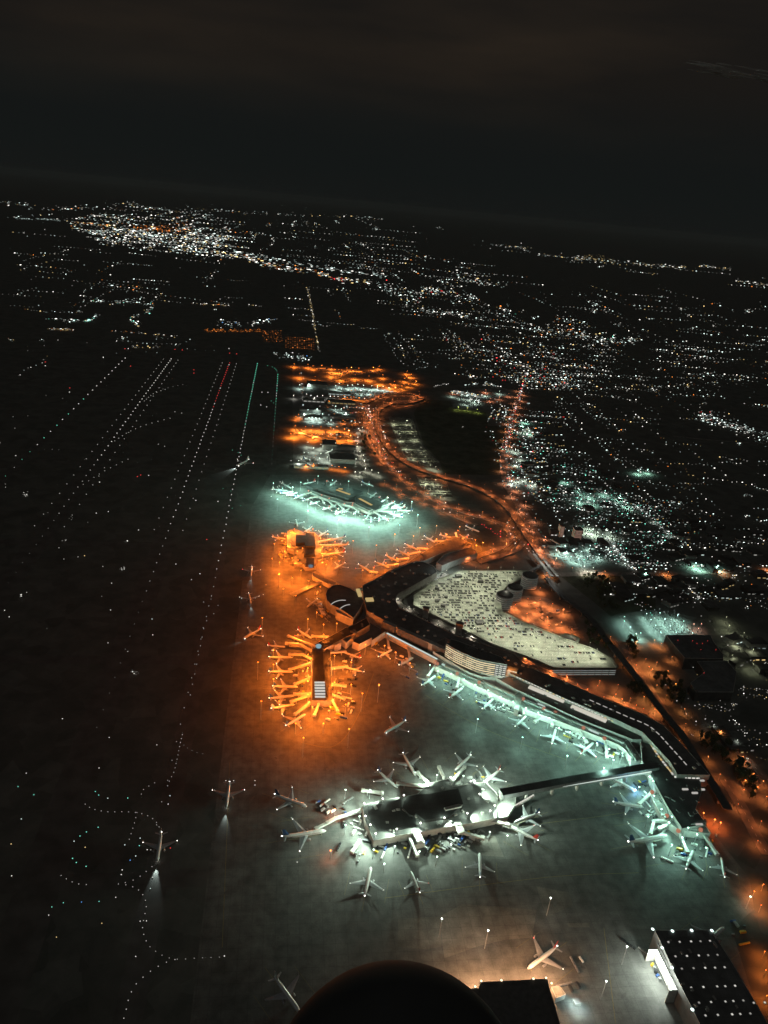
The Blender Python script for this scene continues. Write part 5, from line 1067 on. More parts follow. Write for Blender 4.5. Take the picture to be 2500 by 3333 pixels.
scatter_blocks('V', (130, 160, 560, 400), 14, 'round the hotel')
scatter_blocks('V', (1360, 900, 1640, 1120), 12, 'on the olive lit ground')
scatter_blocks('L', (560, 700, 940, 960), 12, 'beyond the long lot')
scatter_blocks('b', (800, 60, 1500, 400), 8, 'by the right edge road', (12, 24), (4, 7))
lampfield('V', [(1400, 800), (1500, 850), (1450, 920), (1560, 960), (1420, 1000), (1560, 1060), (1380, 740)], 16, (.95, 1, .62), 1.3e4, 'dim olive lamp on the ground at the right edge', 'olive lamps at the right edge', .5)
for (x, y) in ((700, 600), (600, 605), (630, 612), (660, 603), (700, 607), (1045, 730)): pass

# ------------------------------------------------------------------ town lights: each district is lit windows and lamps past counting
def district(label, cols, pts, smin=.9, smax=1.9, glow=(.5, 1.1, 2.2)):
    glow = (round(glow[0] * .6, 2), round(glow[1] * 1.15, 2), round(glow[2] * 1.9, 2))
    """pts: ground points; boxes about one to two render pixels wide, stretched to imitate streaked lights"""
    groups = {}
    for p in pts:
        c = rnd.choices([k[0] for k in cols], [k[1] for k in cols])[0]; g_ = rnd.choices(glow, (6, 3.2, 1.2))[0]
        groups.setdefault((c, g_), []).append(p)
    for (c, g_), ps in groups.items():
        mb = MB()
        for p in ps:
            m_ = pxm(p); w_ = m_ * rnd.uniform(smin * .4, smax * .72) * (1.6 if rnd.random() < .08 else 1); mb.box(p.x, p.y, rnd.uniform(2, 8), w_, m_ * .4, m_ * rnd.uniform(.18, .42), rnd.uniform(-.25, .55))
        nm = {C_W: 'white', C_C: 'cool white', C_O: 'orange', C_Y: 'warm yellow', C_R: 'red', C_T: 'teal', C_B: 'blue', C_P: 'violet', C_G: 'green'}[c]
        br = {glow[0]: 'faint', glow[1]: 'clear', glow[2]: 'brilliant'}[g_]
        tag(mb.build('town_lights', E(c, g_)), '%s %s lights of %s' % (br, nm, label), 'town lights', None, 'stuff')
def rpts(zn, poly, n, street=.45, jit=3.0):
    n = int(n * (2.3 if zn in 'LV' else 1.9)); street = min(.8, street * 1.5)
    xs = [p[0] for p in poly]; ys = [p[1] for p in poly]; o = []; tr = 0
    while len(o) < n and tr < n * 30:
        tr += 1
        if rnd.random() < street and len(o) < n - 4:
            x, y = rnd.uniform(min(xs), max(xs)), rnd.uniform(min(ys), max(ys))
            if not inside((x, y), poly): continue
            p = W(zn, x, y); st = pxm(p) * rnd.uniform(3, 6); k = rnd.randint(5, 14); st *= .8; a = rnd.choice((0, 0, 0, PI / 2, -.35, PI / 2))
            if a == PI / 2: st *= 3.0
            for i in range(k): o.append(Vector((p.x + math.cos(a) * st * i + rnd.gauss(0, st * .12), p.y + math.sin(a) * st * i, 0)))
        else:
            x, y = rnd.uniform(min(xs), max(xs)), rnd.uniform(min(ys), max(ys))
            if inside((x, y), poly):
                o.append(W(zn, x, y))
                if rnd.random() < .22:
                    for _ in range(rnd.randint(3, 9)): o.append(W(zn, x + rnd.gauss(0, 13), y + rnd.gauss(0, 4)))
    return o
def line_pts(zn, pts, n, spread=3):
    o = []
    for _ in range(int(n * 1.6)):
        i = rnd.randrange(len(pts) - 1); t_ = rnd.random(); a, b = pts[i], pts[i + 1]
        o.append(W(zn, a[0] + (b[0] - a[0]) * t_ + rnd.gauss(0, spread), a[1] + (b[1] - a[1]) * t_ + rnd.gauss(0, spread)))
    return o
WH = [(C_W, 6), (C_C, 4), (C_Y, 1.2), (C_O, .4)]
district('the dense city centre on the horizon', WH, rpts('I', [(200, 235), (560, 222), (760, 250), (1000, 262), (1000, 400), (700, 420), (420, 400), (330, 330), (240, 290)], 520))
district('the city waterfront', [(C_C, 5), (C_W, 5), (C_Y, 1)], rpts('I', [(290, 310), (700, 330), (1000, 350), (980, 410), (700, 430), (430, 400), (340, 345)], 330), 1.2, 2.8, glow=(.8, 1.6, 3.0))
district('the orange patch in the city', [(C_O, 6), (C_Y, 1)], rpts('I', [(500, 300), (650, 315), (780, 322), (770, 335), (640, 335), (510, 328)], 70), glow=(.5, .9, 1.8))
district('the orange shore in the city', [(C_O, 3), (C_Y, 3)], line_pts('I', [(320, 298), (500, 315)], 26))
district('the city skyline', WH, line_pts('I', [(0, 210), (200, 240), (350, 235), (560, 218), (700, 245), (950, 245), (1150, 262), (1450, 270), (1659, 285)], 130, 6), glow=(.35, .7, 1.5))
district('the bright avenue crossing the city', [(C_W, 5), (C_Y, 3), (C_O, 1.5), (C_C, 2)], line_pts('I', [(920, 428), (1060, 450), (1180, 492), (1320, 505), (1450, 540), (1600, 562)], 150, 7), 1.6, 3.6, (.7, 1.4, 2.8))
district('the second avenue', [(C_C, 5), (C_W, 4)], line_pts('I', [(1000, 425), (1200, 460), (1440, 505), (1659, 530)], 90, 6), 1.6, 3.5, glow=(.6, 1.2, 2.4))
district('the red lit block', [(C_R, 1)], line_pts('I', [(1435, 538), (1490, 548)], 12, 3), glow=(.8, 1.2, 2.0))
district('the road along the shore', [(C_C, 1)], line_pts('I', [(60, 282), (180, 285), (260, 290)], 45, 2), glow=(.2, .35, .6))
district('the suburbs right of the city', WH, rpts('I', [(1000, 270), (1659, 300), (1659, 520), (1100, 440), (1000, 400)], 230), .8, 1.5, (.35, .8, 1.6))
district('the near suburbs', WH, rpts('I', [(0, 400), (420, 420), (900, 450), (1250, 540), (1659, 600), (1659, 760), (1400, 760), (900, 640), (500, 640), (0, 740)], 170), .8, 1.5, (.3, .7, 1.8))
district('the left hillside', WH, rpts('I', [(0, 270), (300, 320), (420, 420), (900, 560), (900, 640), (0, 760)], 130), .8, 1.5, (.3, .7, 1.8))
district('the mall on the left', [(C_W, 3), (C_C, 3), (C_T, 1), (C_Y, 1)], line_pts('I', [(480, 650), (560, 640), (660, 655), (640, 690), (560, 715), (600, 745)], 60, 5) + line_pts('I', [(200, 715), (300, 725), (380, 730), (420, 700)], 34, 3) + line_pts('I', [(390, 640), (455, 640)], 12, 3) + line_pts('I', [(330, 686), (375, 688)], 4, 1), glow=(.5, 1.1, 2.6))
district('the road lines beyond the runways', [(C_W, 2), (C_Y, 1), (C_O, 1)], line_pts('I', [(210, 762), (320, 765)], 30, 2) + line_pts('I', [(480, 770), (600, 780), (770, 795)], 20, 2) + line_pts('I', [(820, 652), (990, 660)], 24, 1.5) + line_pts('I', [(560, 838), (690, 842)], 16, 2), glow=(.25, .5, 1.2))
district('the orange rows beyond the runways', [(C_O, 1)], line_pts('I', [(885, 768), (1130, 770)], 90, 3) + [W('I', x + rnd.gauss(0, 2) + (y - 760) * .1, y) for y in range(770, 845, 9) for x in range(1135, 1215 if y < 820 else 1130, 11)] + [W('I', x, y + (x - 1240) * .06) for y in range(798, 845, 9) for x in range(1235, 1360, 10)], .9, 1.6, (.3, .5, .9))
district('the white yards beyond the runways', [(C_W, 3), (C_C, 3), (C_B, .2)], line_pts('I', [(950, 735), (1080, 740), (1200, 720)], 34, 8) + line_pts('I', [(1180, 870), (1260, 880), (1340, 892)], 30, 7) + line_pts('I', [(925, 676), (935, 678)], 3, 1), glow=(.7, 1.6, 3))
district('the straight avenue running away', [(C_Y, 3), (C_W, 2)], line_pts('I', [(1328, 585), (1345, 660), (1360, 760), (1380, 865)], 95, 2.2), .8, 1.2, (.3, .5, 1.0))
district('the upper right suburbs', WH, rpts('J', [(0, 290), (300, 300), (560, 440), (400, 500), (900, 640), (600, 640), (0, 560)], 250), .8, 1.6, (.35, .8, 1.8))
district('the bright rows in the middle distance', [(C_C, 4), (C_W, 4), (C_R, .3), (C_Y, .7)], line_pts('J', [(0, 440), (60, 460), (150, 500)], 50, 14) + line_pts('J', [(160, 455), (280, 470), (400, 500)], 60, 8) + line_pts('J', [(180, 550), (360, 572)], 36, 6) + line_pts('J', [(300, 400), (430, 430), (530, 442)], 34, 7) + line_pts('J', [(230, 420), (310, 445)], 8, 3), glow=(.7, 1.5, 2.8))
district('the rows below them', [(C_C, 4), (C_W, 4), (C_O, 1.2), (C_Y, 1), (C_G, .2)], line_pts('J', [(640, 628), (780, 640), (900, 672), (1010, 690), (1110, 665)], 110, 9) + line_pts('J', [(740, 580), (880, 610)], 24, 8) + line_pts('J', [(480, 540), (600, 550)], 14, 8) + line_pts('J', [(780, 625), (860, 645), (1030, 662)], 22, 6), glow=(.6, 1.3, 2.6))
district('the far lakeside town', [(C_W, 4), (C_Y, 3), (C_C, 2)], line_pts('J', [(820, 322), (860, 322), (1000, 338), (1140, 350), (1300, 360)], 120, 5) + line_pts('J', [(460, 262), (640, 278)], 24, 3) + line_pts('J', [(660, 305), (800, 318)], 20, 3) + line_pts('J', [(1370, 355), (1500, 368)], 24, 4) + line_pts('J', [(1520, 418), (1659, 438)], 22, 4), glow=(.3, .7, 1.4))
district('the high towers of the lakeside town', [(C_Y, 1)], rpts('J', [(860, 308), (980, 312), (980, 330), (860, 325)], 26, 0), .7, 1.0, (.2, .3, .5))
district('the thin far ridge', WH, rpts('J', [(0, 170), (370, 200), (900, 300), (1659, 400), (1659, 470), (900, 360), (300, 250), (0, 230)], 60, .1), .8, 1.2, (.3, .6, 1.3))
district('the dark right hillside', WH, rpts('J', [(640, 460), (1659, 500), (1659, 930), (1100, 930), (1150, 640), (700, 560)], 330, .2), .8, 1.5, (.3, .7, 1.7))
district('the middle suburbs', WH, rpts('J', [(0, 520), (560, 560), (640, 640), (1000, 720), (1100, 930), (560, 860), (0, 780)], 400, .35), .8, 1.6, (.35, .8, 1.8))
district('the crowded district by the junction', [(C_W, 5), (C_C, 4), (C_R, .8), (C_Y, 1.5), (C_O, 1)], rpts('J', [(340, 690), (540, 650), (740, 690), (820, 880), (640, 928), (560, 900), (360, 860)], 230, .4), glow=(.5, 1.1, 2.4))
district('the grid of streets east of the junction', [(C_C, 5), (C_W, 4), (C_T, .6), (C_O, .4)], [W('L', 560 + 62 * i + 40 * j + rnd.gauss(0, 5), 560 + 42 * j + 3 * i + rnd.gauss(0, 2)) for i in range(8) for j in range(10) if rnd.random() < .8] + [W('L', 620 + 9 * i + rnd.gauss(0, 3), 820 + 1.5 * i + 24 * j + rnd.gauss(0, 2)) for i in range(36) for j in range(4) if rnd.random() < .5], glow=(.4, .9, 1.8))
district('the eastern lots', [(C_C, 4), (C_T, 2), (C_W, 3)], rpts('L', [(280, 560), (560, 620), (640, 800), (940, 840), (960, 960), (640, 1000), (420, 900), (300, 760)], 240, .6) + rpts('V', [(330, 60), (760, 60), (900, 240), (760, 430), (480, 330)], 170, .6), glow=(.35, .8, 1.8))
district('the eastern town', WH, rpts('L', [(330, 90), (1659, 30), (1659, 1300), (1000, 1250), (940, 900), (700, 700), (600, 500), (450, 300)], 480, .35), .8, 1.6, (.3, .8, 2.0))
district('the bright slope at the right edge', [(C_C, 5), (C_W, 4), (C_B, .3), (C_R, .3)], line_pts('L', [(1290, 425), (1400, 465), (1520, 500), (1659, 540)], 110, 16), glow=(.5, 1.1, 2.4))
district('the shops by the junction', [(C_C, 5), (C_W, 4), (C_Y, 1.3), (C_R, .6), (C_T, .8), (C_O, .6)], rpts('U', [(1380, 0), (1659, 40), (1659, 1450), (1440, 1400), (1380, 1100), (1420, 700), (1500, 300)], 330, .5), .9, 2.0, (.4, .9, 2.0))
district('the traffic on the shopping street', [(C_W, 5), (C_R, 3), (C_C, 2)], line_pts('U', [(1540, 60), (1490, 240), (1420, 430), (1380, 600), (1340, 740), (1300, 900)], 90, 12) + line_pts('U', [(1340, 1160), (1400, 1290)], 16, 14), .7, 1.3, (.5, 1.0, 2.2))
district('the hire car lot rows', [(C_C, 4), (C_W, 3), (C_Y, 1)], line_pts('U', [(720, 262), (900, 295), (1040, 325)], 60, 4) + line_pts('U', [(760, 255), (1060, 310)], 50, 4) + line_pts('U', [(860, 350), (1060, 360)], 20, 6) + line_pts('U', [(860, 190), (1080, 170), (1200, 200)], 26, 6) + line_pts('U', [(1120, 580), (1200, 430)], 14, 3) + line_pts('U', [(1210, 560), (1260, 430)], 12, 3) + line_pts('U', [(1290, 570), (1330, 440)], 10, 3), glow=(.35, .7, 1.5))
district('the dark hollow between the roads', [(C_W, 1)], [W('U', 850, 640), W('U', 1095, 690), W('U', 1170, 705)], 1.5, 2.5, (1, 1.6, 2))
district('the line of lamps across the fields', [(C_W, 1)], [W('U', 540 + 19 * i, 202 - 3.5 * i) for i in range(9)], .9, 1.1, (1.2, 1.4, 1.8))
district('the large teal parking lot', [(C_C, 4), (C_T, 1)], [W('V', 800 + 42 * i + 18 * j * .9 + rnd.gauss(0, 5), 712 + 18 * j + rnd.gauss(0, 2)) for i in range(6) for j in range(9)], .9, 1.8, (.2, .45, .9))
district('the lots round the hotel', [(C_C, 4), (C_W, 2), (C_T, 1.5)], rpts('V', [(120, 200), (330, 240), (540, 200), (700, 330), (760, 440), (600, 400), (400, 380), (250, 350)], 210, .5), .8, 1.8, (.3, .7, 1.5))
district('the two slanting streets', [(C_W, 3), (C_C, 3)], line_pts('V', [(560, 205), (650, 320), (760, 440)], 60, 5) + line_pts('V', [(760, 0), (880, 90), (980, 190), (1080, 275)], 50, 5), .8, 1.6, (.5, 1.0, 2.2))
district('the dark district beyond the teal lot', WH, rpts('V', [(560, 470), (1659, 440), (1659, 700), (1100, 690), (700, 680)], 110, .2), .7, 1.5, (.3, .8, 1.8))
district('the thin lit rows by the small houses', [(C_W, 1)], line_pts('V', [(555, 600), (640, 603), (720, 605)], 22, 3) + line_pts('V', [(740, 520), (780, 545)], 6, 3) + line_pts('V', [(1085, 530), (1130, 570), (1200, 640)], 18, 4), .8, 1.8, (.5, .9, 1.8))
district('the ground at the right edge', [(C_W, 5), (C_Y, 1)], rpts('W', [(1150, 350), (1659, 340), (1659, 820), (1450, 800), (1300, 700), (1380, 500)], 46, .3), .6, 1.3, (.3, .7, 1.6))
district('the houses near the right edge', [(C_W, 5), (C_Y, 1.2)], rpts('W', [(900, 730), (1400, 730), (1400, 900), (1500, 1100), (1659, 1382), (1400, 1382), (1200, 1150), (930, 1000)], 70, .3), .5, 1.1, (.35, .8, 1.8))
district('the lit facade rows of the lower garage', [(C_W, 2), (C_Y, 1)], line_pts('W', [(1045, 728), (1315, 728)], 26, 2) + [W('b', 415 + 26 * i, 190 + 18 * i) for i in range(4)] + [W('b', 1110 + 24 * i, 10 + 22 * i) for i in range(3)] + [W('b', 1235 + 26 * i, 160 + 25 * i) for i in range(4)], .5, 1.1, (.8, 1.4, 2.2))
district('the road junction traffic', [(C_W, 5), (C_C, 2), (C_R, 2), (C_Y, 1)], line_pts('K', [(640, 370), (672, 440), (700, 560), (770, 690), (860, 760)], 40, 10) + line_pts('K', [(720, 470), (760, 560)], 12, 5) + line_pts('K', [(1000, 900), (1200, 960), (1420, 1010), (1480, 1120), (1560, 1180)], 34, 14), .6, 1.3, (.6, 1.2, 2.4))
district('the red tail lamps on the loop', [(C_R, 1)], [W('S', 1385 + 24 * i, 48 + 2.2 * i * i * .45 + 9 * i) for i in range(9)] + [W('S', 1585, 130 + 14 * i) for i in range(5)], .8, 1.1, (1.1, 1.4, 1.8))
district('the cargo yards', [(C_W, 4), (C_C, 3), (C_O, 2.5), (C_R, .3)], rpts('T', [(190, 380), (860, 400), (860, 760), (190, 770)], 120, .6) + rpts('T', [(170, 780), (850, 790), (850, 1240), (250, 1240)], 60, .5), .5, 1.4, (.4, .9, 1.8))
district('the far field side', WH, rpts('H', [(0, 0), (1000, 0), (1300, 60), (250, 160), (0, 260)], 36, .1), .6, 1.0, (.4, .8, 1.5))
district('the black fields left of the runways', [(C_W, 1)], rpts('H', [(0, 200), (400, 250), (300, 800), (0, 1900)], 16, 0) + rpts('H', [(300, 700), (1100, 1300), (900, 1900), (200, 1600)], 22, 0), .6, 1.1, (.4, .8, 1.5))

# ------------------------------------------------------------------ runway and taxiway lamps
TL = []
for x, s0, s1, st, nm in ((-662, 1350, 3260, 62, 'A'), (-480, 1250, 3270, 40, 'B'), (-235, 850, 3270, 38, 'C'), (-117, 640, 3270, 36, 'D'), (-25, 1960, 3120, 40, 'E')):
    y = s0
    while y < s1:
        if nm == 'C': c = C_R if y > 2500 and rnd.random() < .75 else C_W
        elif nm == 'D': c = C_G if y > 2300 and rnd.random() < .8 else C_W
        elif nm == 'E': c = C_G if rnd.random() < .7 else C_W
        elif nm == 'A': c = C_G if rnd.random() < .45 else C_W
        else: c = C_W
        fade = min(1.0, max(.12, (y - s0) / 900.0)); 
        if nm == 'D': fade = max(fade, .55)
        dx = -12 * (1 - (min(y, 1250) - 640) / 610.0) if nm == 'D' else 0
        TL.append((x + dx + rnd.gauss(0, .4), y, c, fade, {'A': 'the far left taxiway', 'B': 'the left runway', 'C': 'the right runway', 'D': 'the green lit taxiway', 'E': 'the short green taxiway'}[nm])); y += st
for x in (-480 - 30, -480 + 30, -235 - 30, -235 + 30):
    y = 1500
    while y < 3250: TL.append((x, y, C_W, .55, 'the runway edges')); y += 62
for zn, pts, c, f_, nm in (('G', [(985, 150), (975, 190), (960, 265), (950, 310), (940, 350), (920, 390), (895, 450)], C_W, .6, 'the dotted curves'), ('G', [(975, 190), (1010, 220), (1060, 245), (1125, 258)], C_W, .3, 'the dotted curves'), ('G', [(460, 525), (500, 550), (580, 566), (680, 566), (760, 575), (820, 600), (856, 640), (870, 700)], C_W, .4, 'the dotted curves'),
                    ('G', [(850, 835), (800, 880), (740, 925), (680, 948), (635, 955)], C_W, .7, 'the dotted curves'), ('G', [(330, 910), (370, 935), (420, 955), (480, 960)], C_W, .5, 'the dotted curves'), ('G', [(640, 956), (700, 965), (750, 990), (780, 1030), (790, 1075), (780, 1130), (770, 1200), (790, 1265)], C_W, .7, 'the dotted curves'),
                    ('G', [(810, 1295), (870, 1338), (950, 1362), (1080, 1355), (1210, 1350)], C_W, .4, 'the dotted curves'), ('G', [(945, 1364), (890, 1382), (830, 1415), (790, 1445), (740, 1490), (700, 1560), (680, 1640), (660, 1710)], C_W, .6, 'the dotted curves'),
                    ('G', [(740, 570), (725, 630), (690, 740)], C_W, .5, 'the dotted curves'), ('G', [(835, 410), (770, 450), (765, 490)], C_W, .5, 'the dotted curves'), ('H', [(1100, 1425), (1135, 1400), (1150, 1380)], C_W, .6, 'the dotted curves'), ('H', [(1140, 1410), (1180, 1445), (1240, 1465)], C_W, .4, 'the dotted curves'),
                    ('H', [(1155, 1488), (1120, 1520), (1100, 1570), (1085, 1650), (1070, 1720), (1055, 1800), (1035, 1890), (1020, 1975)], C_W, .7, 'the dotted curves'), ('H', [(880, 275), (990, 250)], C_W, .3, 'the fast exits'), ('H', [(780, 340), (830, 300), (900, 275)], C_W, .5, 'the fast exits'), ('H', [(620, 555), (700, 505), (800, 465), (950, 425)], C_W, .6, 'the fast exits'), ('H', [(450, 790), (560, 720), (700, 650)], C_W, .35, 'the fast exits'),
                    ('H', [(1255, 605), (1290, 620), (1310, 645)], C_G, .6, 'the short green links'), ('H', [(1205, 812), (1240, 822), (1258, 835)], C_G, .5, 'the short green links'), ('H', [(1300, 905), (1260, 915), (1240, 935)], C_G, .6, 'the short green links'), ('H', [(1445, 150), (1480, 160), (1500, 185)], C_G, .5, 'the short green links'), ('H', [(1465, 340), (1490, 360)], C_G, .5, 'the short green links'), ('H', [(520, 945), (600, 935)], C_W, .8, 'the short white bars'), ('H', [(345, 1193), (455, 1176)], C_W, .6, 'the short white bars'), ('H', [(945, 398), (1005, 410)], C_W, .7, 'the short white bars'), ('H', [(855, 573), (905, 590)], C_W, .7, 'the short white bars')):
    P_ = smooth_path([W(zn, x, y, .5) for x, y in pts], 6)
    for p, d in along(P_, 8.0 if zn == 'G' else 26): TL.append((p.x, p.y, c, f_, nm))
for x, y, c in ((515, 457, C_T), (533, 476, C_T), (582, 493, C_C), (690, 492, C_T), (530, 650, C_T), (467, 675, C_T), (432, 697, C_T), (400, 725, C_C), (392, 818, C_T), (412, 840, C_T), (465, 861, C_T), (757, 709, C_C), (753, 749, C_T), (795, 771, C_W), (733, 805, C_C), (703, 828, C_B), (674, 745, C_C), (660, 880, C_W), (655, 905, C_W), (280, 1080, C_T), (342, 1057, C_T), (440, 1054, C_B), (535, 1050, C_T), (263, 1124, C_W), (460, 758, C_Y), (60, 740, C_Y), (305, 1243, C_Y), (550, 1168, C_Y), (142, 358, C_W), (337, 64, C_W), (115, 605, C_C), (98, 430, C_T), (183, 474, C_T), (535, 330, C_W), (847, 205, C_W), (590, 165, C_W), (63, 912, C_W), (733, 1347, C_W), (625, 1028, C_W), (908, 525, C_W), (918, 480, C_C), (825, 920, C_W), (812, 980, C_C), (757, 1157, C_W), (791, 1155, C_W)):
    p = W('G', x, y, .5); TL.append((p.x, p.y, c, 1.0, 'the lower left field'))
for x, y, c in ((377, 270, C_R), (375, 292, C_W), (1047, 172, C_R), (1047, 190, C_R), (760, 740, C_R), (742, 748, C_R), (803, 742, C_W), (945, 62, C_R), (985, 65, C_R), (1240, 82, C_R), (1278, 86, C_R), (675, 58, C_R), (705, 152, C_R), (245, 130, C_R), (245, 150, C_W), (1117, 1087, C_R), (457, 1175, C_Y), (603, 1323, C_W), (597, 1468, C_W), (825, 1602, C_W), (821, 1517, C_C), (748, 1036, C_W), (538, 778, C_W), (1058, 877, C_W), (1177, 882, C_W), (950, 1220, C_W), (1080, 1272, C_W), (50, 1505, C_W), (25, 1470, C_W), (1437, 1332, C_Y), (1422, 1385, C_W), (1305, 1405, C_C), (1325, 1252, C_C), (1380, 1403, C_C), (1395, 1253, C_R), (1368, 673, C_R), (1415, 293, C_W), (1447, 294, C_W), (1408, 362, C_W), (1440, 372, C_W), (1572, 662, C_W), (1465, 818, C_W), (1465, 855, C_W), (1513, 777, C_W)):
    p = W('H', x, y, .5); TL.append((p.x, p.y, c, 1.1, 'the far airfield'))
for x, y, c in ((1160, 450, C_C), (1310, 448, C_R), (1377, 398, C_W), (1377, 422, C_W), (920, 762, C_R), (1605, 838, C_W), (1212, 1345, C_W), (1220, 398, C_W), (1262, 398, C_W)):
    p = W('G', x, y, .5); TL.append((p.x, p.y, c, 1.3, 'the open taxi lanes'))
TL.sort(key=lambda t_: math.hypot(t_[0], t_[1]) / (t_[3] + .4)); 
def tl_mesh(c, s_, r): return MB().lathe([(0.02, r), (r * .5, r * .9), (r * .95, r * .35)], 'z', 6).mesh('taxiway_light', E(c, s_))
rest = {}
for i, (x, y, c, f_, nm) in enumerate(TL):
    dist = math.sqrt(x * x + y * y + H * H); g_ = .3 if f_ < .35 else .7 if f_ < .75 else 1.5
    r = max(.2, round((dist / 739.5) * ((.24 if y < 1300 else .27) + .12 * f_) * 10) / 10)
    if i < 290:
        cn = {C_W: 'white', C_C: 'cool white', C_T: 'teal', C_Y: 'amber', C_R: 'red', C_B: 'blue', C_G: 'green'}[c]
        o = link('taxiway_light', cached(('tl', c, g_, r), lambda: tl_mesh(c, g_, r)), None, (x, y, 0.02)); tag(o, 'small %s %s ground lamp on %s' % ({.3: 'faint', .7: 'clear', 1.5: 'bright'}[g_], cn, nm), 'taxiway light', cn + ' ' + 'lamps on ' + nm)
    else:
        mb = rest.setdefault((c, g_, nm), MB()); mb.lathe([(0.02, r), (r * .5, r * .9), (r * .95, r * .35)], 'z', 6, (x, y, 0))
for (c, g_, nm), mb in rest.items():
    cn = {C_W: 'white', C_C: 'cool white', C_T: 'teal', C_Y: 'amber', C_R: 'red', C_B: 'blue', C_G: 'green'}[c]
    tag(mb.build('runway_lights', E(c, g_)), '%s %s lamps strung out along %s' % ({.3: 'faint', .7: 'clear', 1.5: 'bright'}[g_], cn, nm), 'runway lights', None, 'stuff')

# ------------------------------------------------------------------ service vehicles on the aprons
def veh_mesh(kind, m):
    if kind == 'cart': return MB().box(0, 0, .5, 3.0, 1.7, 1.5).mesh('body', M[m])
    if kind == 'truck': return MB().box(-.8, 0, .7, 5.4, 2.4, 2.5).mesh('body', M[m])
    return MB().box(0, 0, .35, 4.8, 2.0, 1.5, 0, .93).mesh('body', M[m])
vmesh = {}; CARTS = []
def vehicle(x, y, rz, kind, m, label, group):
    nm = {'cart': 'baggage_cart', 'truck': 'service_truck', 'van': 'service_van'}[kind]
    t = thing(nm, label, nm.replace('_', ' '), (x, y, .02), rz, group)
    link('body', cached(('vb', kind, m), lambda: veh_mesh(kind, m)), t)
    if kind == 'truck': link('cab', cached(('vc', m), lambda: MB().box(2.9, 0, .5, 1.7, 2.2, 1.9, 0, .85).mesh('cab', M[m])), t)
    if kind == 'van': link('windscreen', cached('vws', lambda: MB().box(1.5, 0, 1.3, .9, 1.7, .5).mesh('windscreen', M['glass'])), t)
    for xx in ((-.9, .9) if kind == 'cart' else (-1.6, 1.8)): link('wheels', cached(('vw', xx, kind), lambda: MB().box(xx, 0, 0, .7, 2.0 if kind != 'cart' else 1.72, .68).mesh('wheels', M['rubber'])), t)
ROOFS = BUILT
lm = MB()
for (c, d, s_, land) in LEAD:
    if land: continue
    a = c + d * 15 * s_; b = c - d * 34 * s_; q = Vector((-d.y, d.x))
    mid = (a + b) / 2; lm.box(mid.x, mid.y, .016, (a - b).length, .35, .004, math.atan2(d.y, d.x))
    lm.box(a.x, a.y, .022, .4, 5, .004, math.atan2(d.y, d.x))
    for sg in (1, -1): m_ = c + q * 21 * s_ * sg - d * 4; lm.box(m_.x, m_.y, .016, 30 * s_, .25, .004, math.atan2(d.y, d.x))
tag(lm.build('stand_marking', M['ypaint']), None, None, kind='structure')
st = MB(); r3 = random.Random(5)
for _ in range(420):
    x, y = r3.uniform(-60, 430), r3.uniform(400, 1500)
    if not inside((x, y), apoly): continue
    w_ = r3.uniform(.8, 2.6); n_ = 9; rr = [r3.uniform(.6, 1.2) for _ in range(n_)]; el = r3.uniform(1, 4); an = r3.uniform(0, 3.1)
    st.sheet([(x + w_ * rr[k] * (math.cos(2 * PI * k / n_) * el * math.cos(an) - math.sin(2 * PI * k / n_) * math.sin(an)), y + w_ * rr[k] * (math.cos(2 * PI * k / n_) * el * math.sin(an) + math.sin(2 * PI * k / n_) * math.cos(an))) for k in range(n_)], .012 + .00001 * _)
tag(st.build('oil_stain', M['stain']), None, None, kind='structure')
def clear(x, y):
    for c, d, h in PLN:
        v = Vector((x, y)) - c; a = v.dot(d); b = abs(v.x * d.y - v.y * d.x)
        if abs(a) < h + 3 and b < 5: return False
    return not any(inside((x, y), q) for q in ROOFS)
def veh_area(zn, poly, n, where, rowy=.5):
    xs = [p[0] for p in poly]; ys = [p[1] for p in poly]; k = 0; tr = 0; a0 = rnd.uniform(0, 3.1); seen = []
    while k < n and tr < n * 40:
        tr += 1; x, y = rnd.uniform(min(xs), max(xs)), rnd.uniform(min(ys), max(ys))
        if not inside((x, y), poly): continue
        p = W(zn, x, y, 1); a = a0 + rnd.choice((0, PI / 2, 0)) + rnd.gauss(0, .05); run = rnd.choice((1, 1, 2, 3, 4, 5)) if rnd.random() < rowy else 1
        kind = 'cart' if run > 2 else rnd.choice(('truck', 'van', 'cart', 'truck'))
        m = rnd.choice(('vw', 'vs', 'vs', 'vs', 'vd', 'vw', 'vd', 'vy', 'vd', 'vs', 'vb', 'vw'))
        cn = dict(CN, vy='yellow')[m]
        for i in range(run):
            X, Y = p.x + math.cos(a) * 3.6 * i, p.y + math.sin(a) * 3.6 * i
            if clear(X, Y) and k < n and all((X - u_) ** 2 + (Y - v_) ** 2 > 11 for u_, v_ in seen[:-1 if i else None]):
                seen.append((X, Y))
                if kind == 'cart': CARTS.append((X, Y, a, kind, m, '%s %s %s' % (cn, 'baggage cart', where), 'service vehicles ' + where)); k += 1; continue
                vehicle(X, Y, a, kind, m, '%s %s %s' % (cn, {'cart': 'baggage cart', 'truck': 'box truck', 'van': 'van'}[kind], where), 'service vehicles ' + where); k += 1
veh_area('A', [(780, 1330), (1000, 1330), (1040, 1760), (900, 1900), (740, 1960), (680, 1800), (780, 1740)], 63, 'right of the lower orange pier')
veh_area('A', [(430, 1300), (585, 1300), (585, 1740), (480, 1740), (440, 1500)], 39, 'left of the lower orange pier')
veh_area('A', [(640, 820), (720, 830), (760, 960), (800, 1070), (660, 1080), (640, 960)], 33, 'in the orange corner by the awnings')
veh_area('A', [(1140, 1220), (1500, 1330), (1600, 1480), (1480, 1560), (1340, 1360), (1100, 1290)], 30, 'in the dim orange corner of the long concourse')
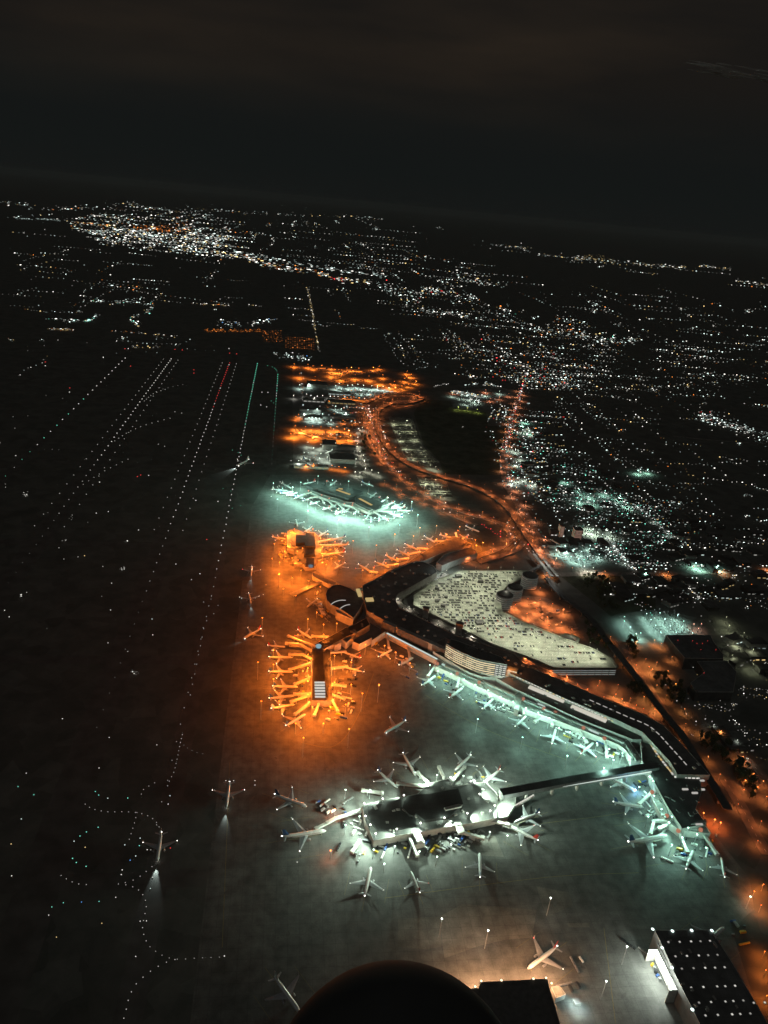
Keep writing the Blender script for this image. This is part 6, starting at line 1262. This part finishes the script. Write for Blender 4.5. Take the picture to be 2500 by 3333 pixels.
veh_area('R', [(230, 290), (345, 280), (345, 560), (430, 620), (430, 780), (260, 760), (240, 500)], 36, 'left of the upper orange concourse')
veh_area('R', [(800, 400), (1000, 420), (1100, 560), (1000, 740), (760, 760), (830, 600)], 36, 'right of the upper orange concourse')
veh_area('R', [(680, 1030), (860, 1050), (870, 1150), (760, 1180), (700, 1120)], 14, 'below the long yellow canopy')
veh_area('P', [(430, 260), (700, 330), (1050, 500), (1300, 640), (1560, 760), (1500, 830), (1200, 740), (850, 640), (600, 480), (420, 400)], 72, 'under the teal lights of the long concourse')
veh_area('Q', [(120, 300), (400, 400), (700, 520), (760, 600), (700, 630), (440, 560), (140, 420)], 60, 'at the lower end of the long concourse')
veh_area('D', [(460, 470), (560, 480), (640, 600), (830, 590), (880, 640), (560, 680), (440, 620)], 44, 'lower left of the island terminal')
veh_area('D', [(920, 560), (1100, 540), (1260, 520), (1300, 560), (1100, 660), (960, 650)], 63, 'below the island terminal')
veh_area('D', [(300, 360), (480, 370), (500, 430), (350, 430)], 20, 'in the red patch left of the island terminal')
veh_area('D', [(1090, 180), (1250, 200), (1300, 290), (1100, 230)], 16, 'above the right end of the island terminal')
veh_area('E', [(770, 400), (880, 400), (960, 620), (900, 680), (800, 640)], 33, 'along the south gates')
veh_area('E', [(1090, 740), (1260, 720), (1360, 800), (1300, 960), (1180, 900), (1000, 960)], 34, 'at the bottom of the south gates')
veh_area('F', [(790, 400), (860, 390), (880, 560), (800, 560)], 14, 'right of the warm lit hangar')
veh_area('F', [(1060, 320), (1130, 330), (1140, 400), (1080, 400)], 8, 'by the lit hangar bay')
veh_area('F', [(1480, 200), (1560, 220), (1600, 340), (1520, 320)], 10, 'beyond the big hangar')
for i, (zn, x, y) in enumerate((('s', 2243, 640 * 0 + 2480), ('C', 900, 665), ('C', 925, 680))):
    pass
veh_area('B', [(1020, 370), (1180, 350), (1300, 420), (1350, 530), (1200, 500)], 40, 'in the orange yard behind the car park')

CARTS.sort(key=lambda q: q[0] ** 2 + q[1] ** 2); cm = MB()
for q in CARTS[:280]: vehicle(*q)
for q in CARTS[280:]: cm.box(q[0], q[1], .5, 3.0, 1.7, 1.5, q[2])
if cm.v: tag(cm.build('baggage_carts', M['vs']), 'scatter of distant baggage carts on the far orange aprons', 'baggage carts', None, 'stuff')
# ------------------------------------------------------------------ trees on the dark slopes
def crown_mesh(seed):
    r_ = random.Random(seed); mb = MB(); blobs = [(r_.uniform(-1.8, 1.8), r_.uniform(-1.8, 1.8), r_.uniform(3.2, 8.0), r_.uniform(1.2, 2.3)) for _ in range(9)]
    for (bx_, by_, bz_, br_) in blobs:
        for _ in range(46):
            u, v = r_.uniform(0, 2 * PI), math.acos(r_.uniform(-1, 1)); q = br_ * r_.uniform(.55, 1.05)
            c = Vector((bx_ + q * math.cos(u) * math.sin(v), by_ + q * math.sin(u) * math.sin(v), bz_ + q * math.cos(v)))
            a = Vector((r_.gauss(0, 1), r_.gauss(0, 1), r_.gauss(0, 1))).normalized(); b = a.cross(Vector((r_.gauss(0, 1), r_.gauss(0, 1), r_.gauss(0, 1)))).normalized(); s_ = r_.uniform(.25, .5)
            k = len(mb.v); mb.v += [tuple(c + a * s_), tuple(c + b * s_), tuple(c - a * s_), tuple(c - b * s_)]; mb.f.append((k, k + 1, k + 2, k + 3))
    return mb.mesh('crown', M['leaf'])
crowns = [crown_mesh(i) for i in range(5)]
trunk = MB().lathe([(0, .38), (1.5, .28), (5.5, .10)], 'z', 7).box(.5, .2, 3.0, .15, .15, 2.5).box(-.5, -.3, 2.6, .15, .15, 2.6).mesh('trunk', M['bark'])
def tree(p, s_, label, group):
    t = thing('tree', label, 'tree', (p.x, p.y, 0), rnd.uniform(0, 6.28), group); t.scale = (s_, s_, s_ * rnd.uniform(.85, 1.3))
    link('trunk', trunk, t); link('crown', rnd.choice(crowns), t)
def trees(zn, poly, n, where):
    xs = [p[0] for p in poly]; ys = [p[1] for p in poly]; k = 0
    while k < n:
        x, y = rnd.uniform(min(xs), max(xs)), rnd.uniform(min(ys), max(ys))
        if inside((x, y), poly): tree(W(zn, x, y), rnd.uniform(.9, 1.7), 'dark leafy tree ' + where, 'trees ' + where); k += 1
trees('W', [(400, 200), (460, 230), (500, 380), (430, 420), (380, 300)], 16, 'at the fork above the rough ground')
trees('W', [(620, 560), (860, 540), (900, 700), (880, 840), (700, 760)], 30, 'between the viaduct and the dark garages')
trees('W', [(380, 640), (520, 640), (540, 740), (420, 740)], 12, 'on the orange lit triangle below the car park')
trees('W', [(1000, 1120), (1250, 1100), (1380, 1300), (1300, 1382), (1150, 1300)], 26, 'in the dark wood at the right edge')
trees('b', [(1100, 560), (1400, 700), (1500, 1200), (1300, 1200), (1100, 800)], 26, 'on the dark slope right of the viaduct')
trees('S', [(640, 900), (700, 860), (760, 900), (720, 950)], 5, 'on the forecourt island')
trees('V', [(380, 470), (560, 470), (640, 640), (640, 720), (560, 690), (440, 560)], 40, 'on the dark ground above the viaduct')
trees('K', [(620, 520), (670, 520), (700, 640), (620, 640)], 12, 'between the service road and the expressway')
trees('B', [(1380, 470), (1500, 560), (1560, 660), (1440, 610)], 14, 'in the dark strip beside the car park')

# ------------------------------------------------------------------ cloud wisp and the engine cowling of the camera aircraft
def cloud(name, label, zn_px, dist, width, thick, n, seed):
    r_ = random.Random(seed); t = MB()
    a, b = [Vector((x - CX, CY - y, -FPX)).normalized() for x, y in zn_px]
    a, b = [Vector((v.dot(_e), v.dot(_n), v.dot(_u))) * dist + Vector((0, 0, H)) for v in (a, b)]
    for i in range(n):
        f_ = r_.random(); c = a.lerp(b, f_) + Vector((r_.gauss(0, width), r_.gauss(0, width), r_.gauss(0, thick)))
        L_ = r_.uniform(.10, .22) * (b - a).length; rr = r_.uniform(.25, 1.0) * thick * (1 - .5 * abs(f_ - .5)); dv = (b - a).normalized()
        k = len(t.v)
        up = Vector((0, 0, 1)); sd = dv.cross(up).normalized()
        for s_ in range(7):
            q = -1 + 2 * s_ / 6; w_ = rr * math.sqrt(max(.02, 1 - q * q))
            for m_ in range(6):
                an = 2 * PI * m_ / 6; t.v.append(tuple(c + dv * q * L_ + sd * math.cos(an) * w_ + up * math.sin(an) * w_ * .35))
        for s_ in range(6):
            for m_ in range(6): t.f.append((k + s_ * 6 + m_, k + s_ * 6 + (m_ + 1) % 6, k + (s_ + 1) * 6 + (m_ + 1) % 6, k + (s_ + 1) * 6 + m_))
    o = t.build(name, M_CL, None, True); tag(o, label, 'cloud', None, 'stuff')
M_CL = bpy.data.materials.new('thin_cloud'); M_CL.use_nodes = True; ct = M_CL.node_tree; cb = ct.nodes['Principled BSDF']; cb.inputs['Base Color'].default_value = (.75, .76, .74, 1); cb.inputs['Roughness'].default_value = 1.0; cb.inputs['Specular IOR Level'].default_value = 0; cb.inputs['Transmission Weight'].default_value = 0.0; cb.inputs['Subsurface Weight'].default_value = 0.0
cn_ = ct.nodes.new('ShaderNodeTexNoise'); cn_.inputs['Scale'].default_value = 0.02; cn_.inputs['Detail'].default_value = 8; cg_ = ct.nodes.new('ShaderNodeNewGeometry'); cm_ = ct.nodes.new('ShaderNodeMapping'); cm_.inputs['Scale'].default_value = (.18, .5, 2.2); ct.links.new(cg_.outputs['Position'], cm_.inputs[0]); ct.links.new(cm_.outputs[0], cn_.inputs['Vector'])
crm = ct.nodes.new('ShaderNodeValToRGB'); crm.color_ramp.elements[0].position = .34; crm.color_ramp.elements[0].color = (0, 0, 0, 1); crm.color_ramp.elements[1].position = .62; crm.color_ramp.elements[1].color = (.95, .95, .95, 1); ct.links.new(cn_.outputs[0], crm.inputs[0]); ctr = ct.nodes.new('ShaderNodeBsdfTranslucent'); ctr.inputs[0].default_value = (.9, .92, .88, 1); cdf = ct.nodes.new('ShaderNodeBsdfDiffuse'); cdf.inputs[0].default_value = (.85, .87, .84, 1)
cmx = ct.nodes.new('ShaderNodeMixShader'); ct.links.new(ctr.outputs[0], cmx.inputs[1]); ct.links.new(cdf.outputs[0], cmx.inputs[2]); ctp = ct.nodes.new('ShaderNodeBsdfTransparent'); cm2 = ct.nodes.new('ShaderNodeMixShader')
ct.links.new(crm.outputs[0], cm2.inputs[0]); ct.links.new(ctp.outputs[0], cm2.inputs[1]); ct.links.new(cmx.outputs[0], cm2.inputs[2]); ct.links.new(cm2.outputs[0], ct.nodes['Material Output'].inputs[0])
cloud('cloud', 'thin pale wisp of cloud at the top right of the sky', ((2262, 208), (2580, 268)), 4500, 9, 12, 34, 3)
NC = Vector((1290 - CX, CY - 3643, -FPX)).normalized(); NC = Vector((NC.dot(_e), NC.dot(_n), NC.dot(_u)))
cd_ = 6.3; cc_ = NC * cd_ + Vector((0, 0, H)); fw = Vector((NC.x, NC.y, NC.z)).normalized()
ec = thing('engine_cowling', 'dark rounded engine cowling of the aircraft the picture is taken from, at the bottom edge', 'engine cowling', tuple(cc_), 0)
ec.rotation_euler = fw.to_track_quat('X', 'Z').to_euler()
MB().lathe([(-.90, .03)] + [(-.90 * math.cos(q_), .899 * math.sin(q_)) for q_ in [PI / 2 * k / 14 for k in range(1, 15)]] + [(.6, .885), (1.6, .74)], 'x', 72).build('cowling', M['cowl'], ec, True)
MB().lathe([(1.61, .62), (2.3, .40)], 'x', 40).build('exhaust_nozzle', M['cowl'], ec, True)
lamps_flush()
hm = bpy.data.materials.new('haze_air'); hm.use_nodes = True; ht = hm.node_tree; ht.nodes.clear()
ho = ht.nodes.new('ShaderNodeOutputMaterial'); hv = ht.nodes.new('ShaderNodeVolumePrincipled'); hv.inputs['Color'].default_value = (.60, .68, .66, 1); hv.inputs['Density'].default_value = 1.5e-5; hv.inputs['Anisotropy'].default_value = 0.0
ht.links.new(hv.outputs[0], ho.inputs['Volume'])
hb = MB(); hb.box(0, 57000, -1.0, 184000, 128000, 760); ho_ = hb.build('haze', hm); tag(ho_, None, None, kind='stuff')
sc.cycles.volume_bounces = 0

# say which one of its look-alikes each thing is
bpy.context.view_layer.update()
same = {}
for o in bpy.data.objects:
    if o.parent is None and o.get('category') and o.get('kind') is None: same.setdefault(o['label'], []).append(o)
def pic(o):
    v = o.matrix_world.translation if o.matrix_world.translation.length > 1 else o.location
    v = Vector(v) - Vector((0, 0, H)); return (v.dot(_e) , v.dot(_n), v.dot(_u))
def picxy(o):
    v = Vector(o.matrix_world.translation) - Vector((0, 0, H)); c = cam.matrix_world.to_3x3().inverted() @ v
    return (c.x / -c.z, -c.y / -c.z)
for lab, os_ in same.items():
    if 21 <= len(os_) <= 60 and len(lab.split()) <= 11 and os_[0].get('category') == 'tree':
        P2 = sorted([(picxy(o), o) for o in os_], key=lambda p: p[0][1]); n3 = (len(P2) + 2) // 3
        for bnd in range(3):
            for k, (q, o) in enumerate(sorted(P2[bnd * n3:(bnd + 1) * n3], key=lambda p: p[0][0])): o['label'] = lab + ', ' + ORD[min(k, 19)] + ' from left, ' + ('upper', 'middle', 'lower')[bnd] + ' third'
        continue
    if 2 <= len(os_) <= 20:
        P2 = [(picxy(o), o) for o in os_]; sx = max(p[0][0] for p in P2) - min(p[0][0] for p in P2); sy = max(p[0][1] for p in P2) - min(p[0][1] for p in P2)
        ax = 0 if sx >= sy else 1
        P2.sort(key=lambda p: p[0][ax])
        for k, (q, o) in enumerate(P2): o['label'] = lab + ', ' + ORD[k] + (' from the left' if ax == 0 else ' from the top')
for o in bpy.data.objects:
    if o.get('label') and len(o['label'].split()) > 16: print('LONG', o.name, len(o['label'].split()), o['label'])
print('objects', len(bpy.data.objects), 'lights', sum(1 for o in bpy.data.objects if o.type == 'LIGHT'))
